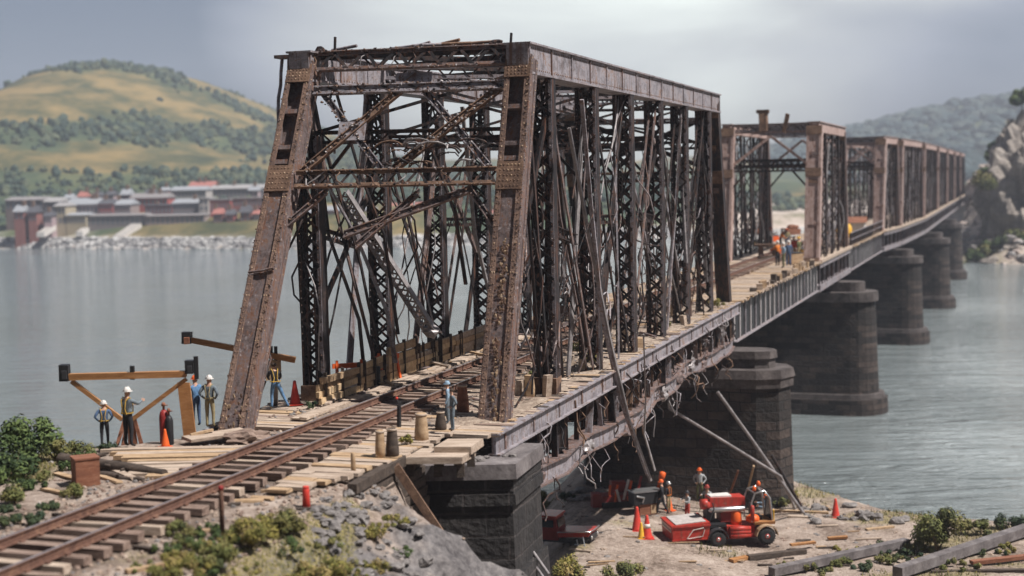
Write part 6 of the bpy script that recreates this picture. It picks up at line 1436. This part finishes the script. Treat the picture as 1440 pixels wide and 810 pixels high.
S = [
 ('big dark green bush at the left edge above the water', 34, 648, .95, 1.35, 'green', 3600, .06), ('second dark bush lower at the left edge', 14, 676, .7, .85, 'green', 2200, .055), ('small bush right of the big dark one at the left edge', 82, 648, .42, .62, 'olive', 1100, .045),
 ('low weeds at the corner of the timber platform', 112, 638, .4, .4, 'olive', 700, .04), ('low weeds behind the shorter worker', 152, 634, .3, .28, 'dark', 420, .035), ('creeping grey green plant in the lower left corner', 36, 738, .6, .26, 'dark', 1500, .04), ('yellowish bush under the left edge bushes', 22, 708, .45, .5, 'olive', 1100, .04),
 ('yellow green bush in the foreground left of the rock slope', 352, 768, .62, .62, 'yellow', 3200, .034), ('olive bush behind the yellow ones in the foreground', 396, 748, .5, .5, 'olive', 2200, .034), ('round yellow bush next to the grey rock slope', 452, 772, .55, .52, 'yellow', 2700, .034), ('dark bush at the bottom left of the foreground clump', 300, 800, .5, .5, 'olive', 2000, .034), ('yellow bush at the bottom edge in the foreground clump', 385, 812, .62, .5, 'yellow', 2900, .034), ('low olive bush at the bottom of the rock slope', 490, 806, .5, .42, 'olive', 1900, .034), ('small bush at the bottom edge left of the foreground clump', 240, 812, .5, .36, 'yellow', 1500, .034), ('small green tuft high on the grey rock slope', 524, 752, .22, .3, 'yellow', 620, .03),
 ('yellow weed at the foot of the black abutment', 648, 800, .32, .42, 'yellow', 900, .035), ('green weed right of the yellow one at the abutment foot', 690, 806, .42, .42, 'green', 1000, .035),
 ('bush on the shore seen between abutment and pier', 766, 716, .85, 1.25, 'olive', 1500, .1), ('low bush right of the shore bush by the pier foot', 800, 706, .5, .6, 'dark', 600, .08),
 ('yellow shrub at the bottom edge right of the abutment', 795, 815, .9, 1.1, 'yellow', 1700, .07), ('olive shrub at the bottom edge in the middle of the bank', 872, 818, 1.1, 1.0, 'olive', 1900, .07), ('green shrub squeezed between abutment and yellow shrub', 742, 815, .7, .9, 'green', 1200, .07),
 ('large round bush at the water edge on the right', 1320, 775, 1.45, 2.25, 'olive', 5200, .085), ('low weeds right of the large bush at the water edge', 1378, 752, 1.0, .75, 'olive', 1400, .08), ('weeds at the right edge of the picture by the water', 1425, 748, 1.0, .85, 'dark', 1500, .08), ('dark grass clump under the large right bush', 1275, 785, .9, .4, 'dark', 1000, .08), ('flat green plants behind the grey beams', 1390, 778, 1.2, .35, 'dark', 1200, .08), ('yellow moss clump beside the debris strip', 1190, 778, 1.1, .26, 'yellow', 1300, .06), ('yellow moss clump between the debris strip and the grey beam', 1110, 800, 1.0, .25, 'yellow', 1200, .06), ('weeds at the foot of the nearest pier by the props', 1098, 712, .6, .55, 'olive', 600, .07), ('yellow weed beside the steep prop', 1118, 704, .3, .8, 'yellow', 400, .07), ('green plant behind the red machine', 1022, 712, .45, .9, 'green', 600, .07)]
for lb, x, y, r, h, pal, n, ls in S: shrub(lb, gp(x, y), r, h, pal, n, ls)
for lb, x, l, r, h, pal, n in (('grass tuft on the deck behind the second right post', -1.2, 8.2, .35, .5, 'olive', 500), ('yellow green tuft on the deck between the second and third right posts', -.5, 12.6, .45, .45, 'yellow', 700), ('tuft on the deck beside the track inside the near span', -1.6, 14.5, .4, .5, 'olive', 600), ('yellow tuft at the far right end of the near span', .2, 34.3, .5, .5, 'yellow', 600), ('dark tuft by the fifth right post', -.3, 24, .35, .4, 'olive', 400), ('dry tuft beside the stout tan bollard', -1.0, -4.0, .22, .32, 'yellow', 420), ('weed tuft at the foot of the left end post', -6.1, .9, .25, .25, 'dark', 300)):
    p = BW(x, l); shrub(lb, (p.x, p.y, .02), r, h, pal, n, .045, 'grass_tuft', 'grass tuft', stems=3, lumps=6)
for lb, x, y, Y, r, h, pal in (('green plant growing on the ledge of the second pier', 1190, 549, 118.2, .9, 1.3, 'green'), ('small plant at the right end of the second pier ledge', 1224, 548, 120.5, .5, .6, 'dark')):
    shrub(lb, atY(x, y, Y), r, h, pal, 400, .15)
rb = [(1372, 300, 3.4, 3.4, 'green'), (1388, 312, 3.6, 3, 'olive'), (1402, 330, 3.2, 2.6, 'green'), (1424, 338, 3.4, 3, 'olive'), (1380, 262, 3.4, 4, 'olive'), (1436, 318, 3, 3, 'green'), (1410, 305, 2.6, 2.5, 'dark'), (1352, 318, 2.4, 2, 'olive')]
for i, (x, y, r, h, pal) in enumerate(rb):
    p = atY(x, y, 307); p.z = far_z(p.x, 307) if i not in (4,) else 2
    shrub(['green bush on the right bank beside the bridge end', 'olive bush on the right bank below the cliff', 'green bush low on the right bank', 'olive bush at the right edge of the bank', 'bush growing high beside the last spans', 'green bush against the cliff at the right edge', 'dark bush in the cleft of the cliff', 'small bush nearest the bridge on the right bank'][i], p, r, h, pal, 1500, .3)
def tree(label, loc, h, r, pal, n=2200, ls=.4):
    t = thing('tree', label, 'tree', loc, R.uniform(0, 6)); mb = MB(M['stem']); mb.tube([(0, 0, -1), (.1, 0, h * .4), (0, .1, h * .85)], [h * .035, h * .025, h * .008], 7)
    for k in range(7): a = R.uniform(0, 6.28); z = h * R.uniform(.35, .7); mb.tube([(0, 0, z), (math.cos(a) * r * .6, math.sin(a) * r * .6, z + h * .15)], [h * .012, h * .004], 5)
    mb.build('trunk', t)
    f = MB(); cs = [(V((R.uniform(-.65, .65) * r, R.uniform(-.65, .65) * r, h * R.uniform(.45, .95))), R.uniform(.25, .45) * r, R.randrange(3)) for k in range(12)]
    for k in range(n):
        c, q, mi = R.choice(cs); d = V((R.gauss(0, 1), R.gauss(0, 1), R.gauss(0, 1))).normalized(); p = c + d * q * R.random() ** .4; f.use(LEAF[pal][mi]); a = d.orthogonal().normalized() * ls * R.uniform(.6, 1.3); b = d.cross(a) * .6; f.add([p - a, p + b, p + a, p - b], [(0, 1, 2, 3)])
    f.build('crown', t, normals=False)
for lb, x, y, Y, h, r, pal in (('tree on top of the cliff at the right edge', 1438, 158, 326, 5, 3.2, 'green'), ('slender tree left of the cliff top', 1398, 236, 335, 6, 2.6, 'green'), ('small dark tree in front of the cliff shoulder', 1388, 262, 322, 4, 2.4, 'green')):
    tree(lb, atY(x, y, Y), h, r, pal)

# low moss cushions covering the foreground slope
MOSS = [(R.uniform(225, 560), R.uniform(738, 812)) for _ in range(38)] + [(268, 792), (322, 782), (372, 790), (418, 786), (440, 800), (332, 752), (420, 762), (366, 740), (470, 752), (505, 790), (540, 800), (455, 742), (290, 770), (215, 800), (350, 806), (560, 770), (500, 768), (400, 806), (250, 776), (310, 812)]
for i, (x, y) in enumerate(MOSS): shrub('low yellow green moss cushion on the foreground slope', gp(x, y), R.uniform(.3, .62), R.uniform(.12, .32), R.choice(['yellow', 'olive', 'olive', 'yellow', 'green']), 1400, .024, 'moss_cushion', 'moss', 'moss cushions on the foreground slope', lumps=11, stems=2)
LW = [(20, 660), (60, 676), (96, 662), (45, 690), (14, 720), (70, 716), (100, 700), (120, 650)]
for i, (x, y) in enumerate(LW): shrub('low weeds covering the sand at the left edge', gp(x, y), R.uniform(.3, .5), R.uniform(.2, .4), R.choice(['olive', 'dark', 'green']), 1000, .035, 'weed_patch', 'weeds', 'weeds at the left edge', lumps=9, stems=3)
RW = [(1250, 790), (1300, 790), (1350, 800), (1215, 800), (1410, 775), (1290, 775), (1240, 775), (1150, 806), (1180, 795)]
for i, (x, y) in enumerate(RW): shrub('low ground cover between the timbers at the bottom right', gp(x, y), R.uniform(.7, 1.2), R.uniform(.2, .45), R.choice(['olive', 'dark', 'yellow']), 1300, .06, 'weed_patch', 'weeds', 'ground cover between the bottom right timbers', lumps=10, stems=3)
# grass blades on the slope and the banks
def grass():
    mb = MB()
    for k in range(60000):
        if k < 42000: x, y = R.uniform(-13.5, -1), R.uniform(24, 38)
        else: x, y = R.uniform(8, 32), R.uniform(58, 80)
        d = poly_sd(x, y, PLAT); g = fbm(x * .28, y * .28, 11, 5)
        m = g + (.28 if x < -11.5 else 0) + (.16 if x > 17 and y < 72 else 0) + (.6 if (d < -.1 and d > -3.4 and x > -9 and y < 31.5) else 0) - (.32 if d > 0 and x > -11 else 0) - (.9 * sstep(-3.7, -2.7, x) if y < 42 else 0)
        if m < .18 + R.uniform(0, .2) or poly_sd(x, y, LAND) < .8: continue
        z = ground_z(x, y); near = y < 45; mb.use(R.choice(LEAF[R.choice(['yellow', 'olive', 'olive'])])); h = R.uniform(.04, .13) * (1 if near else 1.9); w_ = .012 * (1 if near else 2); a = R.uniform(0, 6.28)
        p = V((x, y, z - .01)); s = V((math.cos(a), math.sin(a), 0)) * w_; tp = p + V((R.uniform(-.5, .5) * h, R.uniform(-.5, .5) * h, h)); mb.add([p - s, p + s, tp], [(0, 1, 2)])
    tag(mb.build('grass', normals=False), 'short dry yellow green grass on the foreground slope and the bank', 'grass', kind='stuff')
grass()

# ------------------------------------------------------------------ stones, sticks and big timbers
def stones(label, pts, grp, s0, s1, m='rubble'):
    for x, y in pts:
        p = gp(x, y); s = R.uniform(s0, s1); mb = MB(M[m]); mb.rock((0, 0, 0), s, (R.uniform(1, 1.5), 1, R.uniform(.5, .8)), 2, .6)
        o = mb.build('rubble_stone', loc=p + V((0, 0, s * .25))); o.rotation_euler = (0, 0, R.uniform(0, 6)); tag(o, label, 'stone', grp)
stones('grey rubble stone in the heap beside the short red marker', [(R.uniform(446, 512), R.uniform(704, 742)) for _ in range(46)], 'rubble by the red marker', .05, .17)
stones('broken stone along the edge of the plank apron', [(490 + 150 * u + R.uniform(-8, 8), 700 - 52 * u + R.uniform(-4, 8)) for u in [k / 40 for k in range(40)]], 'stones along the apron edge', .05, .14)
stones('stone half buried in the foreground rock slope', [(R.uniform(490, 650), R.uniform(720, 808)) for _ in range(130)], 'stones on the rock slope', .03, .15)
stones('pebble lying on the sand beside the track', [(R.uniform(60, 260), R.uniform(690, 760)) for _ in range(22)] + [(R.uniform(330, 430), R.uniform(690, 735)) for _ in range(14)], 'pebbles beside the track', .03, .08, 'ballast')
stones('dark stone at the waterline of the near bank', [(R.uniform(1130, 1290), R.uniform(712, 736)) for _ in range(26)] + [(R.uniform(800, 850), R.uniform(690, 704)) for _ in range(12)], 'stones at the waterline', .12, .35)
p = at(345, 617, 0); mb = MB(M['tie']); mb.rock((0, 0, 0), .42, (1.5, 1, .5), 3, .6, fr=2.2); tag(mb.build('earth_mound', loc=p), 'dark brown lump of earth at the foot of the left end post', 'earth mound')
plank('broad weathered slab in front of the left end post', at(262, 618, .06), at(345, 606, .1), .75, .09, 'wood_grey', name='wooden_slab')
plank('crooked pale plank beside the broad slab', at(268, 612, .1), at(300, 604, .2), .16, .06, 'wood_tan')
SC = []
for k in range(34): x, y = R.uniform(745, 1260), R.uniform(722, 806); SC.append((x, y))
for x, y in SC:
    p = gp(x, y); a = R.uniform(-.5, .5) + (PI if R.random() < .5 else 0); L_ = R.uniform(.4, 1.5); mb = MB(M[R.choice(['wood_dark', 'wood_dark', 'wood_grey', 'wood_tan'])])
    mb.beam((-L_ / 2, 0, .04), (L_ / 2, 0, R.uniform(.03, .1)), R.uniform(.06, .16), .05, jit=.015); o = mb.build('broken_stick', loc=p); o.rotation_euler = (0, 0, a); tag(o, 'broken stick lying flat on the sandy bank', 'stick', 'sticks scattered on the bank')
for k in range(64):
    x = R.choice([R.uniform(-2.6, .4), R.uniform(-6.6, -4.7)]); l = R.uniform(1, 35); p = BW(x, l); L_ = R.uniform(.3, 1.5); mb = MB(M[R.choice(['wood_tan', 'wood_grey', 'wood_dark', 'steel_brown', 'wood_tan'])])
    mb.beam((-L_ / 2, 0, .0), (L_ / 2, 0, R.uniform(-.02, .2)), R.uniform(.05, .2), R.uniform(.03, .09), jit=.012); o = mb.build('scrap_board', loc=(p.x, p.y, .1)); o.rotation_euler = (0, 0, R.uniform(0, 3.1)); tag(o, 'scrap board lying among the litter on the near bridge deck', 'board', 'scrap boards on the near deck')
for k in range(14):
    p = BW(R.uniform(-1.4, .3), R.uniform(4, 30)); mb = MB(M[R.choice(['wood_tan', 'wood_grey'])]); h = R.uniform(.3, .8); mb.obox((0, 0, h / 2), V((.12, 0, 0)), V((0, .1, 0)), V((R.uniform(-.06, .06), 0, h / 2)), .02); o = mb.build('stub_post', loc=(p.x, p.y, .0)); o.rotation_euler = (0, 0, R.uniform(0, 3)); tag(o, 'short upright wooden stub on the right side of the near deck', 'stub', 'wooden stubs on the near deck')
for k in range(46):
    l = -17 + k * .37; p = BW(R.choice([-2.05, -5.1]) + R.uniform(-.15, .15), l); 
    if R.random() < .45: continue
    z = ground_z(p.x, p.y); mb = MB(M[R.choice(['wood_tan', 'tie', 'wood_dark'])]); L_ = R.uniform(.25, .7); mb.beam((-L_ / 2, 0, .03), (L_ / 2, 0, .05), .12, .06, jit=.02); o = mb.build('broken_sleeper_piece', loc=(p.x, p.y, z)); o.rotation_euler = (0, 0, RZ0 + R.uniform(-.5, .5)); tag(o, 'broken sleeper piece lying at the end of the ties', 'wood piece', 'broken sleeper pieces beside the track')
def timber(label, x0, y0, x1, y1, w_, h_, m, z=0.2, name='squared_beam'):
    plank(label, gp(x0, y0) + V((0, 0, z)), gp(x1, y1) + V((0, 0, z)), w_, h_, m, name=name)
timber('long grey squared beam lying in the grass at the bottom right', 1085, 812, 1275, 770, .42, .36, 'stonecap', .25)
timber('second big grey beam running out of the picture at the right edge', 1262, 816, 1452, 752, .5, .42, 'stonecap', .35)
timber('red brown plank under the second grey beam at the right edge', 1366, 796, 1455, 786, .3, .16, 'wood_red', .15, 'loose_plank')
timber('thin brown board at the bottom right corner', 1310, 806, 1450, 804, .2, .1, 'wood_dark', .08, 'loose_plank')
timber('tan plank lying at the waterline left of the lone cone', 1085, 720, 1165, 723, .22, .1, 'wood_tan', .08, 'loose_plank')
timber('pale plank just in front of the waterline plank', 1108, 727, 1150, 729, .25, .08, 'wood_grey', .05, 'loose_plank')
plank('stick propped up on the waterline plank beside the lone cone', gp(1168, 720) + V((0, 0, .1)), atY(1138, 692, 78), .14, .1, 'wood_tan')
timber('dark rotten beam in the debris strip of the bank', 1052, 787, 1132, 778, .3, .22, 'wood_dark', .1, 'rotten_beam')
timber('orange board end at the left of the debris strip', 1028, 791, 1056, 785, .3, .14, 'wood_orange', .08, 'loose_plank')
timber('orange board lying on top of the dark rotten beam', 1112, 774, 1146, 770, .22, .1, 'wood_orange', .25, 'loose_plank')
timber('orange board fragment right of the debris strip', 1164, 760, 1192, 758, .25, .12, 'wood_orange', .1, 'loose_plank')
timber('tan board fragment on the sand near the water', 1218, 746, 1256, 742, .25, .08, 'wood_tan', .06, 'loose_plank')
timber('pale board in the foreground lower left between bushes and track', 178, 808, 240, 796, .14, .08, 'wood_tan', .05, 'loose_plank')
timber('tan stick beside the slim dark post', 246, 755, 300, 748, .1, .06, 'wood_tan', .04, 'loose_plank')
